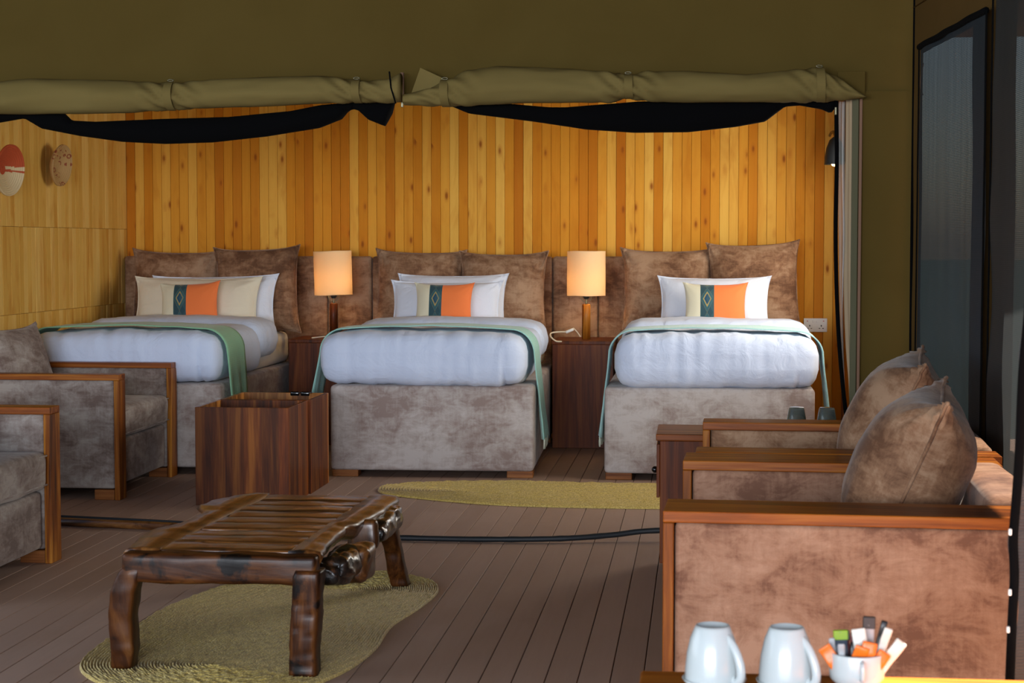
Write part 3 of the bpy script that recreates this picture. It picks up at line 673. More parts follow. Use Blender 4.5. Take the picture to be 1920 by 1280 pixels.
make_bed((.05, 9.22, 0), 0, 1.095, 0, 0, 'right velvet bed behind the seating on the right, nearest the socket', 3)
make_duvet('white duvet on the left corner bed under the green throw', -3.66, -2.565, 1)
make_duvet('white duvet on the middle bed with a crease near its right corner', -2.03, -.912, 2)
make_duvet('white duvet on the right bed next to the wall socket', -.452, .622, 3)
make_throw('wide green striped throw over the left bed, hanging down its right side', -3.67, -2.555, .5, .34, 9.30, .36, M['throw_green'], 1, (False, False), flare=.02)
make_throw('aqua green throw with white fringe across the middle bed', -2.045, -.897, .36, .19, 9.40, .30, M['throw_aqua'], 2, (False, True), flare=.05)
make_throw('pale aqua throw with fringe across the right bed', -.47, .635, .21, .25, 9.36, .34, M['throw_pale'], 3, (True, False), flare=.05, top=.776)
# headboard panels
hb = thing('headboard', 'long padded brown velvet headboard panels behind the beds and lamps', 'headboard', (-1.5, 11.16, 0))
pb = None; i = 0
for i in range(15):
    x = -.871 - .29 * 9.5 + .29 * i - .06
    if x < -3.7 + .14 : x = -3.58
    if x > .55: break
    if pb is None: pb = box_obj('panel', (.286, .07, 1.13), M['velvet_brown'], hb, (x + 1.5, -.01, .60), r=.02, n=(2, 1, 4), smooth=True)
    else: o = pb.copy(); COL.objects.link(o); o.parent = hb; o.location = (x + 1.5, -.01, .60)

# large square velvet cushions
GS = 'square velvet cushions against the headboard'
def euro(label, cx, z, W, H, seed, roll_=0, y=10.94, rz=0):
    return pillow('square_cushion', label, 'cushion', W, H, .20, M['velvet_brown'], (cx, y, z), R(-7), rz, roll_, GS, piping=M['velvet_brown'], seed=seed, wr=.010, ear=.032, pinch=.05)
euro('square brown velvet cushion in the left corner against the pine wall', -3.34, .69, .56, .51, 1, R(1))
euro('square brown velvet cushion of the left bed, beside the left lamp', -2.78, .69, .53, .53, 2, R(-2), 10.88)
euro('square brown velvet cushion at the left of the middle bed', -1.76, .69, .55, .51, 3, R(1))
euro('square brown velvet cushion at the right of the middle bed, with flared corners', -1.22, .69, .53, .50, 4, R(0), 10.88)
euro('square brown velvet cushion at the left of the right bed, beside the right lamp', -.20, .69, .56, .52, 5, R(0))
euro('square brown velvet cushion at the right of the right bed, tallest corner near the socket', .34, .70, .54, .55, 6, R(-2), 10.88)
# white sleeping pillows
GP = 'white sleeping pillows'
def slp(label, cx, z, W, H, seed, y=10.66, roll_=0, mat='pillow_white', T=.17, tilt=-16):
    return pillow('pillow', label, 'pillow', W, H, T, M[mat], (cx, y, z), R(tilt), 0, roll_, GP, seed=seed, wr=.006, ear=.02, pinch=.06, flange=.03)
slp('white pillow edge standing behind the cream pillow on the left bed', -3.02, .70, .80, .36, 11, 10.70, R(-1))
slp('cream-tinted pillow with green side label behind the striped cushion of the left bed', -3.10, .70, .80, .35, 12, 10.58, R(0), 'cream_linen')
slp('white pillow standing rearmost on the middle bed, its hem folded over', -1.52, .70, .68, .37, 13, 10.70)
slp('white pillow in front on the middle bed, behind its striped cushion', -1.54, .70, .68, .33, 14, 10.58, R(0))
slp('single white pillow on the right bed', .085, .70, .67, .36, 15, 10.60, R(0))
lb = box_obj('care_label', (.012, .003, .035), M['throw_green'], None, (-2.735, 10.50, .97), r=.001)
bpy.data.objects.remove(lb)
GD = 'cream, teal and orange striped cushions'
def deco(label, cx, z, W, H, seed, roll_=0, rz=0):
    return pillow('striped_cushion', label, 'cushion', W, H, .11, M['stripe'], (cx, 10.43, z), R(-15), rz, roll_, GD, seed=seed, wr=.003, ear=.02, pinch=.07)
deco('cream, teal and orange striped cushion on the left bed, one corner raised', -3.09, .745, .365, .27, 21, R(-3))
deco('cream, teal and orange striped cushion on the middle bed', -1.53, .745, .35, .27, 22, R(0))
deco('cream, teal and orange striped cushion on the right bed', .09, .745, .37, .275, 23, R(0))

# nightstands
def nightstand(label, x0, x1, yf=10.66):
    t = thing('nightstand', label, 'nightstand', ((x0 + x1) / 2, yf, 0), 0, 'dark wooden bedside cabinets'); w_ = x1 - x0
    box_obj('front_panel', (w_ - .002, .02, .632), M['night'], t, (0, .01, .318), r=.002)
    box_obj('top', (w_ + .004, .46, .022), M['night'], t, (0, .23, .645), r=.003)
    for sx in (-1, 1): box_obj('side_panel', (.02, .43, .62), M['night'], t, (sx * (w_ / 2 - .012), .235, .322), r=.002)
    box_obj('plinth', (w_ - .05, .02, .03), M['gap_dark'], t, (0, .03, .012), r=.002)
    return t
nightstand('dark wooden nightstand between the left and middle beds', -2.53, -2.06)
nightstand('dark wooden nightstand between the middle and right beds', -.893, -.52)

# lamps
def table_lamp(label, x, y, seed, tilt):
    t = thing('table_lamp', label, 'lamp', (x, y, .657), 0, 'bedside table lamps')
    bm = bmesh.new(); lathe(bm, [(0, 0), (.026, 0), (.026, .212), (.022, .216), (0, .216)], 20); link('stem', from_bm(bm, 'stem'), M['teak'] if seed == 2 else M['night'], t)
    bm = bmesh.new(); lathe(bm, [(.005, .214), (.008, .225), (.005, .236), (.005, .25)], 12); link('neck', from_bm(bm, 'neck'), M['metal'], t)
    bm = bmesh.new(); tube(bm, [(.034 * math.cos(a_ * PI / 12 + PI), 0, .262 + .034 * math.sin(a_ * PI / 12 + PI)) for a_ in range(13)], .0022, 6); link('harp', from_bm(bm, 'harp'), M['metal'], t)
    bm = bmesh.new(); lathe(bm, [(0, .245), (.014, .248), (.021, .262), (.021, .29), (0, .29)], 16); link('bulb_holder', from_bm(bm, 'holder'), M['black_rubber'], t)
    bm = bmesh.new(); lathe(bm, [(0, .288), (.014, .292), (.03, .33), (.033, .35), (.026, .378), (0, .39)], 16); bo = link('bulb', from_bm(bm, 'bulb'), M['bulb'], t); bo.visible_shadow = True
    bm = bmesh.new(); r0 = .119; H = .275
    gz = [0, .004, .02] + [.02 + (H - .04) * k / 8 for k in range(1, 9)] + [H - .004, H]
    rg = []
    for z in gz + [None] + gz[::-1]:
        if z is None: continue
    for inner in (0, 1):
        for z in (gz if not inner else gz[::-1]):
            rg.append([bm.verts.new(((r0 - inner * .003) * (1 + .012 * noise.noise(Vector((math.cos(a_) * 1.5, math.sin(a_) * 1.5, z * 5 + seed)))) * math.cos(a_), (r0 - inner * .003) * math.sin(a_), z + .003 * noise.noise(Vector((math.cos(a_), math.sin(a_), seed * 3))))) for a_ in [2 * PI * k / 40 for k in range(40)]])
    for a_, b_ in zip(rg, rg[1:] + rg[:1]):
        for k in range(40): bm.faces.new((a_[k], a_[(k + 1) % 40], b_[(k + 1) % 40], b_[k]))
    o = link('lamp_shade', from_bm(bm, 'shade'), M['lamp_cloth'], t, True, (0, 0, .268)); o.rotation_euler = (0, tilt, 0)
    l_ = lamp('bulb_light', 'POINT', (0, 0, .37), (0, 0, 0), 4.8, (1, .69, .30), shadow_soft_size=.04); l_.parent = t; l_.location = (0, 0, .345)
    return t
table_lamp('lit table lamp with a dented cream drum shade, between the left and middle beds', -2.288, 10.87, 1, R(-1.5))
table_lamp('lit lamp with straight cream drum shade and red-brown stem, between middle and right beds', -.70, 10.87, 2, 0)
def cord(label, pts, r=.004, mat='cable', name='lamp_cord'):
    bm = bmesh.new(); tube(bm, spline(pts, 8), r, 8); return tag(link(name, from_bm(bm, name), M[mat]), label, 'cord')
cord('thin pale cord on the left nightstand behind the middle bed', [(-2.40, 10.74, .661), (-2.33, 10.78, .668), (-2.24, 10.80, .675), (-2.18, 10.82, .70), (-2.10, 10.85, .705), (-2.05, 10.88, .69)])
cd = thing('lamp_cord', 'white cord with inline switch looping over the front of the right nightstand', 'cord', (-.8, 10.7, .66))
def cpt(a_, b_, Y): return at(a_, b_, Y) - cd.location
bm = bmesh.new(); tube(bm, spline([cpt(1053, 640, 10.64), cpt(1042, 639, 10.62), cpt(1032, 630, 10.62), cpt(1034, 624, 10.66), cpt(1048, 622, 10.70), cpt(1062, 622, 10.72)], 8), .0045, 8); link('cable', from_bm(bm, 'cable'), M['cable'], cd)
bm = bmesh.new(); tube(bm, spline([cpt(1075, 615, 10.72), cpt(1082, 622, 10.74), cpt(1088, 631, 10.76)], 8), .004, 8); link('cable', from_bm(bm, 'cable'), M['cable'], cd)
box_obj('switch', (.052, .02, .018), M['white_plastic'], cd, cpt(1068, 620, 10.72), r=.006, rot=Matrix.Rotation(R(-22), 4, 'Y').to_3x3())

# socket
so = thing('wall_socket', 'white double wall socket on the pine wall to the right of the beds', 'socket', (.722, YB - .008, .735))
box_obj('plate', (.146, .010, .086), M['white_plastic'], so, (0, 0, 0), r=.003)
for sx in (-1, 1):
    for (dx, dz, w_, h_) in ((0, .0, .005, .010), (-.011, -.016, .008, .004), (.011, -.016, .008, .004)):
        box_obj('pin_slot', (w_, .003, h_), M['black_gloss'], so, (sx * .036 + dx, -.0058, dz - .004), r=.0005)
    box_obj('switch', (.012, .006, .016), M['white_plastic'], so, (sx * .012, -.007, .024), r=.001)
    box_obj('indicator', (.008, .003, .005), M['red_plastic'], so, (sx * .05, -.006, .026), r=.0008)
# dome lamp seen behind the net edge
dl = thing('wall_lamp', 'dark dome wall lamp with warm bulb, half hidden by the black net edge', 'lamp', (.80, 10.75, 1.72))
bm = bmesh.new(); lathe(bm, [(.064, 0), (.062, .045), (.052, .10), (.034, .145), (.012, .165), (0, .168)], 24); lathe(bm, [(.061, .002), (.058, .045), (.048, .098), (.03, .14), (0, .16)], 24); link('dome_shade', from_bm(bm, 'dome'), M['black_rubber'], dl)
bm = bmesh.new(); lathe(bm, [(0, -.012), (.018, -.006), (.024, .012), (.02, .035), (0, .05)], 16); link('bulb', from_bm(bm, 'bulb'), M['bulb'], dl)
bm = bmesh.new(); tube(bm, spline([(0, 0, .16), (0, .10, .20), (0, .30, .21), (0, .44, .20)], 6), .008, 8); link('arm', from_bm(bm, 'arm'), M['metal'], dl)

# woven wall baskets
def basket(label, y, z, r, seed, mats, pick, yawt, lean):
    t = thing('wall_basket', label, 'basket', (XL + .035, y - .15, z), 0); NC = 14; seg = 72; SUB = 4
    bm = bmesh.new(); rings = []; N = NC * SUB
    for i in range(N + 1):
        q = i / N; rr = r * q; h = .055 * q ** 2.2 + .006 * abs(math.sin(PI * q * NC))
        rings.append([bm.verts.new((h, rr * math.cos(2 * PI * k / seg), rr * math.sin(2 * PI * k / seg))) for k in range(seg)] if i else [bm.verts.new((h, 0, 0))])
    back = [[bm.verts.new((.055 * q ** 2.2 - .010, r * q * math.cos(2 * PI * k / seg), r * q * math.sin(2 * PI * k / seg))) for k in range(seg)] for q in (1.0, .8, .55, .3, .1)]
    allr = rings + back
    for a_, b_ in zip(allr, allr[1:]):
        for k in range(seg):
            q = list(dict.fromkeys([a_[k % len(a_)], b_[k % len(b_)], b_[(k + 1) % seg], a_[(k + 1) % len(a_)]]))
            f = bm.faces.new(q); c = f.calc_center_median(); f.material_index = pick(c.y / r, c.z / r)
    me = bpy.data.meshes.new('coils'); bm.to_mesh(me); bm.free(); o = link('coiled_bowl', me, mats, t)
    o.rotation_euler = (0, lean, yawt); return t
def pk1(y, z):
    a_ = math.degrees(math.atan2(z, y)) % 360; r_ = math.hypot(y, z)
    if r_ < .2: return 0
    if z > .14 * 1: return 0
    if z > .02: return 1 if y > 0 else 0
    if z > -.07: return 0 if y > -.5 else 1
    return 1
basket('round woven wall basket with rust-red top half and cream lower half', 9.2, 1.64, .137, 1, [M['rust_coil'], M['cream_coil']], pk1, R(-9), R(5))
basket('round beige woven wall basket with small brown flower marks', 9.96, 1.70, .120, 2, [M['flower_coil']], lambda y, z: 0, R(-6), R(7))

# ------------------------------------------------------------------ CRATE SIDE TABLES
def crate(label, x0, x1, y0, y1, h, rim):
    t = thing('crate_table', label, 'side table', ((x0 + x1) / 2, (y0 + y1) / 2, 0), 0, 'open-topped wooden cube tables'); w_, d_ = x1 - x0, y1 - y0; th = .018
    box_obj('front_panel', (w_, th, h), M['crate'], t, (0, -d_ / 2 + th / 2, h / 2), r=.0015)
    box_obj('back_panel', (w_, th, h), M[rim], t, (0, d_ / 2 - th / 2, h / 2), r=.0015)
    for s_ in (-1, 1): box_obj('side_panel', (th, d_ - 2 * th, h), M['crate_gold' if s_ < 0 else 'crate'], t, (s_ * (w_ / 2 - th / 2), 0, h / 2), r=.0015)
    box_obj('tray_top', (w_ - 2 * th, d_ - 2 * th, .016), M['crate'], t, (0, 0, h - .055), r=.001)
    return t
crate('nearer dark wooden open-topped crate table in front of the left bed', -2.390, -1.935, 8.145, 8.56, .47, 'crate')
crate('farther wooden open-topped crate table, behind the nearer one and beside the middle bed', -2.385, -1.925, 8.575, 9.00, .47, 'crate_gold')
sg = thing('sunglasses', 'small glossy black glasses lying on the farther crate table', 'glasses', (-2.035, 8.82, .43))
for s_ in (-1, 1):
    bm = bmesh.new(); rbox(bm, (.046, .010, .022), .005, (3, 1, 2)); link('lens', from_bm(bm, 'lens'), M['black_gloss'], sg, True, (s_ * .027, 0, .050))
    bm = bmesh.new(); tube(bm, [(s_ * .05, 0, .055), (s_ * .052, .05, .052), (s_ * .04, .10, .05)], .003, 6); link('temple', from_bm(bm, 'temple'), M['black_gloss'], sg)
bm = bmesh.new(); tube(bm, [(-.006, 0, .054), (0, -.002, .056), (.006, 0, .054)], .003, 6); link('bridge', from_bm(bm, 'bridge'), M['black_gloss'], sg)

# ------------------------------------------------------------------ ARMCHAIRS (face +X locally, width along Y)
def armchair(label, loc, rz, W, D, arm, post, h, fab, woodm, seed, backh=.66, group='velvet armchairs with wooden arm frames', panel_cut=.055, rt=.028, bt=.15):
    t = thing('armchair', label, 'armchair', loc, rz, group); ins = W - 2 * arm
    for s_, aw in ((-1, arm), (1, arm)):
        y = s_ * (W / 2 - aw / 2)
        fr = bpy.data.objects.new('arm', None); COL.objects.link(fr); fr.parent = t; fr.location = (0, y, 0)
        box_obj('arm_rail', (D, aw, rt), M[woodm + '_x'], fr, (0, 0, h - rt / 2), r=.003)
        box_obj('post', (post, aw, h - rt), M['teak'], fr, (D / 2 - post / 2, 0, (h - rt) / 2), r=.003)
        box_obj('post', (post, aw, h - rt), M['teak'], fr, (-D / 2 + post / 2, 0, (h - rt) / 2), r=.003)
        box_obj('side_panel', (D - 2 * post - .004, aw - .014, h - rt - panel_cut), M[fab], fr, (0, 0, (h - rt + panel_cut) / 2), r=.012, n=(2, 1, 2), smooth=True)
        box_obj('foot', (.10, aw * .8, .05), M['block'], fr, (D / 2 - post - .055, 0, .025), r=.003)
    def sd(p, n_):
        cr = .014 * (1 - (2 * p.y / ins) ** 2) * (1 if p.z > 0 else .2) + .006 * noise.noise(Vector((p.x * 6, p.y * 6, seed)))
        return p + n_ * cr
    box_obj('seat_base', (D - .06, ins - .004, .225), M[fab], t, (-.005, 0, .06 + .1125), r=.018, n=(2, 2, 2), smooth=True)
    bm = bmesh.new(); rbox(bm, (D - .17, ins - .006, .145), .03, (10, 14, 3), (.075, 0, .29 + .0775), sd); sc_ = link('seat_cushion', from_bm(bm, 'seat'), M[fab], t)
    for z_ in (.425, .312):
        bm = bmesh.new(); tube(bm, [(D / 2 - .012, y_ * (ins / 2 - .01) / 6, z_ + .004 * (1 - (y_ / 6) ** 2)) for y_ in range(-6, 7)], .0035, 6); link('piping', from_bm(bm, 'piping'), M[fab], sc_)
    def bd(p, n_): return p + n_ * (.006 * (1 - (2 * p.y / ins) ** 2) + .003 * noise.noise(Vector((p.z * 6, p.y * 6, seed + 3)))) + Vector((0, 0, 0))
    bm = bmesh.new(); rbox(bm, (bt, ins - .01, backh - .24), .03, (3, 10, 6), (-D / 2 + bt / 2 + .004, 0, .24 + (backh - .24) / 2), bd); link('backrest', from_bm(bm, 'back'), M[fab], t)
    return t
armchair('velvet armchair on the left in front of the left bed, beside the crate tables', (-3.235, 8.73, 0), 0, .95, .87, .10, .026, .612, 'velvet_chair', 'teak', 1)
armchair('velvet armchair cut off by the left edge, nearest on that side', (-2.955, 6.215, 0), 0, .95, .89, .105, .028, .612, 'velvet_chair', 'teak', 2)
def right_chair(label, x, y, W, rz, arm, seed, fab, h=.622, D=.90): return armchair(label, (x + D / 2, y, 0), PI + rz, W, D, arm, .026, h, fab, 'teak', seed, backh=.635, bt=.13)
right_chair('velvet armchair nearest on the right, its whole outer side facing the view', -.062, 4.69, 1.17, R(-2.2), .20, 3, 'velvet_warm_bounce')
right_chair('second velvet armchair on the right, beyond the nearest one', 0.002, 5.81, 1.03, R(-1.5), .14, 4, 'velvet_brown')  # darker velvet stands in for the shadow on this chair
# fat scatter cushions on the chairs
GC = 'fat velvet scatter cushions on the armchairs'
def scatter(label, loc, rz, tilt, roll_, W, H, T, seed, mat='velvet_brown'):
    return pillow('scatter_cushion', label, 'cushion', W, H, T, M[mat], loc, tilt, rz, roll_, GC, piping=M[mat], pr=.005, seed=seed, wr=.007, ear=.03, pinch=.09)
scatter('fat velvet scatter cushion on the nearest right armchair, largest at the right', (.455, 4.70, .425), R(-96), R(-23), R(3), .50, .47, .30, 31)
scatter('velvet scatter cushion on the second right armchair, behind the nearer cushion', (.53, 5.84, .425), R(-95), R(-23), R(3), .52, .49, .30, 32)
scatter('brown velvet scatter cushion leaning in the left armchair', (-3.43, 8.72, .42), R(78), R(-20), R(0), .55, .42, .18, 33, 'velvet_chair')

# side table with drawers beyond the second right chair
st = thing('drawer_table', 'low dark wooden table with a knobbed drawer beyond the second right armchair', 'side table', (.24, 6.72, 0))
box_obj('top', (.80, .36, .025), M['teak_x'], st, (0, 0, .528), r=.003)
box_obj('carcass', (.78, .35, .46), M['night'], st, (.005, 0, .285), r=.003)
box_obj('drawer', (.012, .32, .20), M['night'], st, (-.392, 0, .40), r=.002)
bm = bmesh.new(); bmesh.ops.create_uvsphere(bm, u_segments=12, v_segments=8, radius=.013); link('knob', from_bm(bm, 'knob'), M['black_gloss'], st, True, (-.408, 0, .385))
for s_ in (-1, 1): box_obj('foot', (.05, .30, .055), M['night'], st, (s_ * .34, 0, .0275), r=.002)
def tumbler(label, x, y):
    bm = bmesh.new(); lathe(bm, [(.040, 0), (.037, .04), (.029, .086), (.027, .090), (0, .090)], 24); lathe(bm, [(.037, 0), (.034, .04), (.026, .080), (0, .082)], 24)
    lathe(bm, [(.037, 0), (.040, 0)], 24)
    tag(link('tumbler', from_bm(bm, 'tumbler'), M['glass'], None, True, (x, y, .541)), label, 'glass', 'upturned tumblers')
tumbler('upturned glass tumbler on the low table, the left of the two', .365, 6.70)
tumbler('upturned glass tumbler on the low table, the right of the two', .478, 6.70)
cl = thing('black_clip', 'small black and steel tripod clip at the foot of the net edge', 'clip', (.60, 6.86, .541))
box_obj('clip_body', (.05, .02, .016), M['black_gloss'], cl, (0, 0, .06), r=.004)
for s_ in (-1, 1):
    bm = bmesh.new(); bmesh.ops.create_uvsphere(bm, u_segments=10, v_segments=8, radius=.011); link('clip_ball', from_bm(bm, 'ball'), M['metal'], cl, True, (s_ * .026, 0, .06))
bm = bmesh.new(); tube(bm, [(0, 0, 0), (0, 0, .03), (0, 0, .06)], .006, 8); link('stem', from_bm(bm, 'stem'), M['black_gloss'], cl)

# ------------------------------------------------------------------ RUGS (coiled sisal)
def rug(label, outline, mat, coils, seed, name='sisal_rug', spine=None):
    """outline: closed points; concentric coils shrink towards a spine segment"""
    P = [Vector((a_, b_, 0)) for a_, b_ in outline]; n_ = len(P); smooth = []
    for i in range(n_):
        p0, p1, p2, p3 = P[i - 1], P[i], P[(i + 1) % n_], P[(i + 2) % n_]
        for k in range(14):
            t_ = k / 14; smooth.append(.5 * ((2 * p1) + (-p0 + p2) * t_ + (2 * p0 - 5 * p1 + 4 * p2 - p3) * t_ * t_ + (-p0 + 3 * p1 - 3 * p2 + p3) * t_ ** 3))
    c = sum(smooth, Vector()) / len(smooth); A, B = Vector((*spine[0], 0)), Vector((*spine[1], 0)); ab = B - A
    bm = bmesh.new(); rings = []; N = coils * 4
    for i in range(N + 1):
        q = i / N; ring = []
        for k, p in enumerate(smooth):
            tt = max(0, min(1, (p - A).dot(ab) / ab.length_squared)); s_ = A + ab * tt; v = s_.lerp(p, q)
            z = .004 + .012 * abs(math.sin(PI * q * coils)) * (.75 + .5 * noise.noise(Vector((v.x * 60, v.y * 60, q * 10)))) + .002 * noise.noise(v * 4)
            ring.append(bm.verts.new(Vector((v.x - c.x, v.y - c.y, z))))
        rings.append(ring)
    low = [bm.verts.new(Vector((v.co.x * 1.0, v.co.y, .001))) for v in rings[-1]]; rings.append(low); K = len(smooth)
    for a_, b_ in zip(rings, rings[1:]):
        for k in range(K):
            try: bm.faces.new((a_[k], a_[(k + 1) % K], b_[(k + 1) % K], b_[k]))
            except ValueError: pass
    me = bpy.data.meshes.new(name); bm.to_mesh(me); bm.free(); return tag(link(name, me, mat, None, True, (c.x, c.y, 0)), label, 'rug', 'coiled sisal rugs')
rug('oval coiled sisal rug with a wavy edge under the coffee table',
    [(-1.845, 5.21), (-1.80, 4.93), (-1.62, 4.72), (-1.36, 4.62), (-1.14, 4.72), (-1.03, 4.95), (-.985, 5.25), (-.99, 5.60), (-.945, 5.90), (-.927, 6.19), (-.99, 6.38), (-1.15, 6.50), (-1.32, 6.50), (-1.52, 6.40), (-1.70, 6.22), (-1.80, 5.85), (-1.82, 5.52)], M['sisal'], 42, 1, spine=((-1.42, 5.0), (-1.25, 6.15)))
rug('long golden coiled sisal rug on the floor in front of the middle and right beds',
    [(-1.62, 8.80), (-1.56, 8.60), (-1.30, 8.42), (-.95, 8.28), (-.55, 8.24), (-.1, 8.26), (.25, 8.40), (.42, 8.66), (.30, 8.92), (-.1, 9.06), (-.55, 9.08), (-1.0, 9.09), (-1.35, 9.02), (-1.55, 8.93)], M['sisal_gold'], 30, 2, spine=((-1.15, 8.68), (.02, 8.66)))

# ------------------------------------------------------------------ COFFEE TABLE
ct = thing('coffee_table', 'rustic varnished slab coffee table with gnarled wooden legs on the oval rug', 'coffee table', (-1.35, 5.5, 0))
def W2L(x, y, z=0): return Vector((x + 1.35, y - 5.5, z))
def gnarl(seed, amp, fr=9, chip=0):
    def f(p, n_):
        s_ = amp * noise.noise(p * fr + Vector((seed, seed * 2, 0))) + amp * .5 * noise.noise(p * fr * 2.7 + Vector((seed, 0, 5)))
        if chip:
            q = noise.noise(p * 13 + Vector((seed * 3, 1, 2)))
            if q > .28: s_ -= (q - .28) * chip
        return p + n_ * s_
    return f
TF, TB, TH = 4.90, 6.12, .362
# table edges narrow a little towards the back
def edgeL(y): return lerp(-1.665, -1.605, (y - TF) / (TB - TF))
def edgeR(y): return lerp(-1.078, -1.052, (y - TF) / (TB - TF))
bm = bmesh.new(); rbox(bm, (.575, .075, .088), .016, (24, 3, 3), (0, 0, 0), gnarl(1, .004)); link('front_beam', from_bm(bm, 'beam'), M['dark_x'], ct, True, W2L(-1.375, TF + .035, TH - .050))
bm = bmesh.new(); rbox(bm, (.55, .07, .08), .014, (16, 3, 3), (0, 0, 0), gnarl(2, .004)); link('back_beam', from_bm(bm, 'beam'), M['rustic_x'], ct, True, W2L(-1.33, TB - .035, TH - .046))
box_obj('under_board', (.44, 1.10, .012), M['rustic_x'], ct, W2L(-1.36, (TF + TB) / 2, TH - .034), r=.002)
ns = 9; y = TF + .055; span = (TB - .055 - y) / ns
for k in range(ns):
    yc = y + span * (k + .5); xl, xr = edgeL(yc) + .095, edgeR(yc) - .100
    bm = bmesh.new(); rbox(bm, (xr - xl, span - .004 - .002 * (k % 3 == 1), .024), .005, (18, 3, 1), (0, 0, 0), gnarl(5 + k, .0035, 7)); link('slat', from_bm(bm, 'slat'), M['rustic_x'], ct, True, W2L((xl + xr) / 2, yc, TH - .014 + .0015 * math.sin(k * 2.3)))
# side rails with live edges
def rail(name, pts, seed, mat='rustic_y'):
    """pts: (y, xin, xout, zbot)"""
    bm = bmesh.new(); rings = []; n_ = 40
    ys = [q[0] for q in pts]
    for i in range(n_ + 1):
        y_ = lerp(ys[0], ys[-1], i / n_); xi = interp([(q[0], q[1]) for q in pts], y_); xo = interp([(q[0], q[2]) for q in pts], y_); zb = interp([(q[0], q[3]) for q in pts], y_)
        e = noise.noise(Vector((y_ * 9, seed, 0))) * .010; xo += math.copysign(e, xo - xi); d_ = xo - xi
        sec = [(xi, TH - .002), (xi + d_ * .5, TH + .001), (xo - d_ * .10, TH - .004), (xo, TH - .018), (xo - d_ * .06, (TH + zb) / 2), (xo - d_ * .25, zb + .004), (xi + d_ * .3, zb), (xi, zb + .002)]
        rings.append([bm.verts.new(W2L(a_ + .003 * noise.noise(Vector((a_ * 40, y_ * 25, z_ * 40))), y_, z_ + .004 * noise.noise(Vector((y_ * 18, a_ * 20, seed))))) for a_, z_ in sec])
    for a_, b_ in zip(rings, rings[1:]):
        for k in range(8): bm.faces.new((a_[k], a_[(k + 1) % 8], b_[(k + 1) % 8], b_[k]))
    bm.faces.new(rings[0]); bm.faces.new(rings[-1][::-1]); return link(name, from_bm(bm, name), M[mat], ct)
rail('side_rail', [(4.95, -1.567, -1.665, .31), (5.15, -1.560, -1.70, .315), (5.32, -1.556, -1.71, .32), (5.42, -1.553, -1.655, .32), (5.7, -1.545, -1.64, .32), (5.8, -1.538, -1.70, .315), (5.92, -1.53, -1.70, .315), (6.1, -1.52, -1.615, .32)], 1)
rail('side_rail', [(4.95, -1.180, -1.082, .30), (5.1, -1.175, -1.10, .31), (5.45, -1.170, -1.11, .31), (5.5, -1.168, -1.085, .30), (5.8, -1.162, -1.06, .29), (6.1, -1.155, -1.052, .28)], 2)
# burls and knots on the right rail
bm = bmesh.new(); rbox(bm, (.10, .27, .085), .03, (12, 18, 10), (0, 0, 0), gnarl(11, .014, 15, .08)); link('burl', from_bm(bm, 'burl'), M['burl'], ct, True, W2L(-1.065, 5.13, .288)); 
bm = bmesh.new(); rbox(bm, (.09, .15, .11), .03, (8, 8, 8), (0, 0, 0), gnarl(12, .010, 12)); link('burl', from_bm(bm, 'burl'), M['rustic_y'], ct, True, W2L(-1.035, 5.27, .275))
bm = bmesh.new(); rbox(bm, (.10, .38, .075), .025, (10, 20, 8), (0, 0, 0), gnarl(14, .010, 13, .08)); link('burl', from_bm(bm, 'burl'), M['burl'], ct, True, W2L(-1.070, 5.82, .305))
bm = bmesh.new(); rbox(bm, (.10, .05, .10), .02, (5, 3, 5), (0, 0, 0), gnarl(15, .008, 8)); link('cut_end', from_bm(bm, 'end'), M['rustic_z'], ct, True, W2L(-1.085, 5.60, .305))
def leg(pts, seed, mat='dark_z', knots=()):
    """pts: (x, y, z, wx, wy)"""
    bm = bmesh.new(); rings = []; n_ = 36; K = 20
    tabs = [[(q[2], q[j]) for q in pts] for j in (0, 1, 3, 4)]; z0, z1 = pts[0][2], pts[-1][2]
    for i in range(n_ + 1):
        z_ = lerp(z0, z1, i / n_); cx, cy, wx_, wy_ = [interp(tb, z_) for tb in tabs]; ring = []
        for k in range(K):
            a_ = 2 * PI * k / K; c_, s_ = math.cos(a_), math.sin(a_); e = .38
            dx = math.copysign(abs(c_) ** e, c_) * wx_ / 2; dy = math.copysign(abs(s_) ** e, s_) * wy_ / 2
            p = Vector((cx + dx, cy + dy, z_)); m_ = 1 + .13 * noise.noise(Vector((p.x * 14, p.y * 14, z_ * 9 + seed))) + .05 * noise.noise(p * 40)
            for (ka, kz, kr, kd) in knots:
                da = math.atan2(math.sin(a_ - ka), math.cos(a_ - ka)) * .05; m_ -= kd * math.exp(-((da / kr) ** 2 + ((z_ - kz) / kr) ** 2))
            ring.append(bm.verts.new(W2L(cx + dx * m_, cy + dy * m_, z_)))
        rings.append(ring)
    for a_, b_ in zip(rings, rings[1:]):
        for k in range(K): bm.faces.new((a_[k], a_[(k + 1) % K], b_[(k + 1) % K], b_[k]))
    bm.faces.new(rings[0]); bm.faces.new(rings[-1][::-1]); return link('leg', from_bm(bm, 'leg'), M[mat], ct)
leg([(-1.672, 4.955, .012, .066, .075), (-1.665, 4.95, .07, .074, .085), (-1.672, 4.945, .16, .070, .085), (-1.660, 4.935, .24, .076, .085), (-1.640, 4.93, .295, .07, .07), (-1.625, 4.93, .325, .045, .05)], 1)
leg([(-1.128, 4.925, .012, .086, .09), (-1.125, 4.925, .10, .082, .09), (-1.118, 4.92, .2, .080, .09), (-1.112, 4.915, .30, .082, .095), (-1.108, 4.915, .315, .078, .09)], 2, knots=((-1.9, .22, .010, .15), (-1.9, .15, .008, .14), (-1.2, .13, .010, .15), (-1.2, .08, .009, .14), (-1.5, .04, .010, .14), (-1.25, .19, .011, .14)))
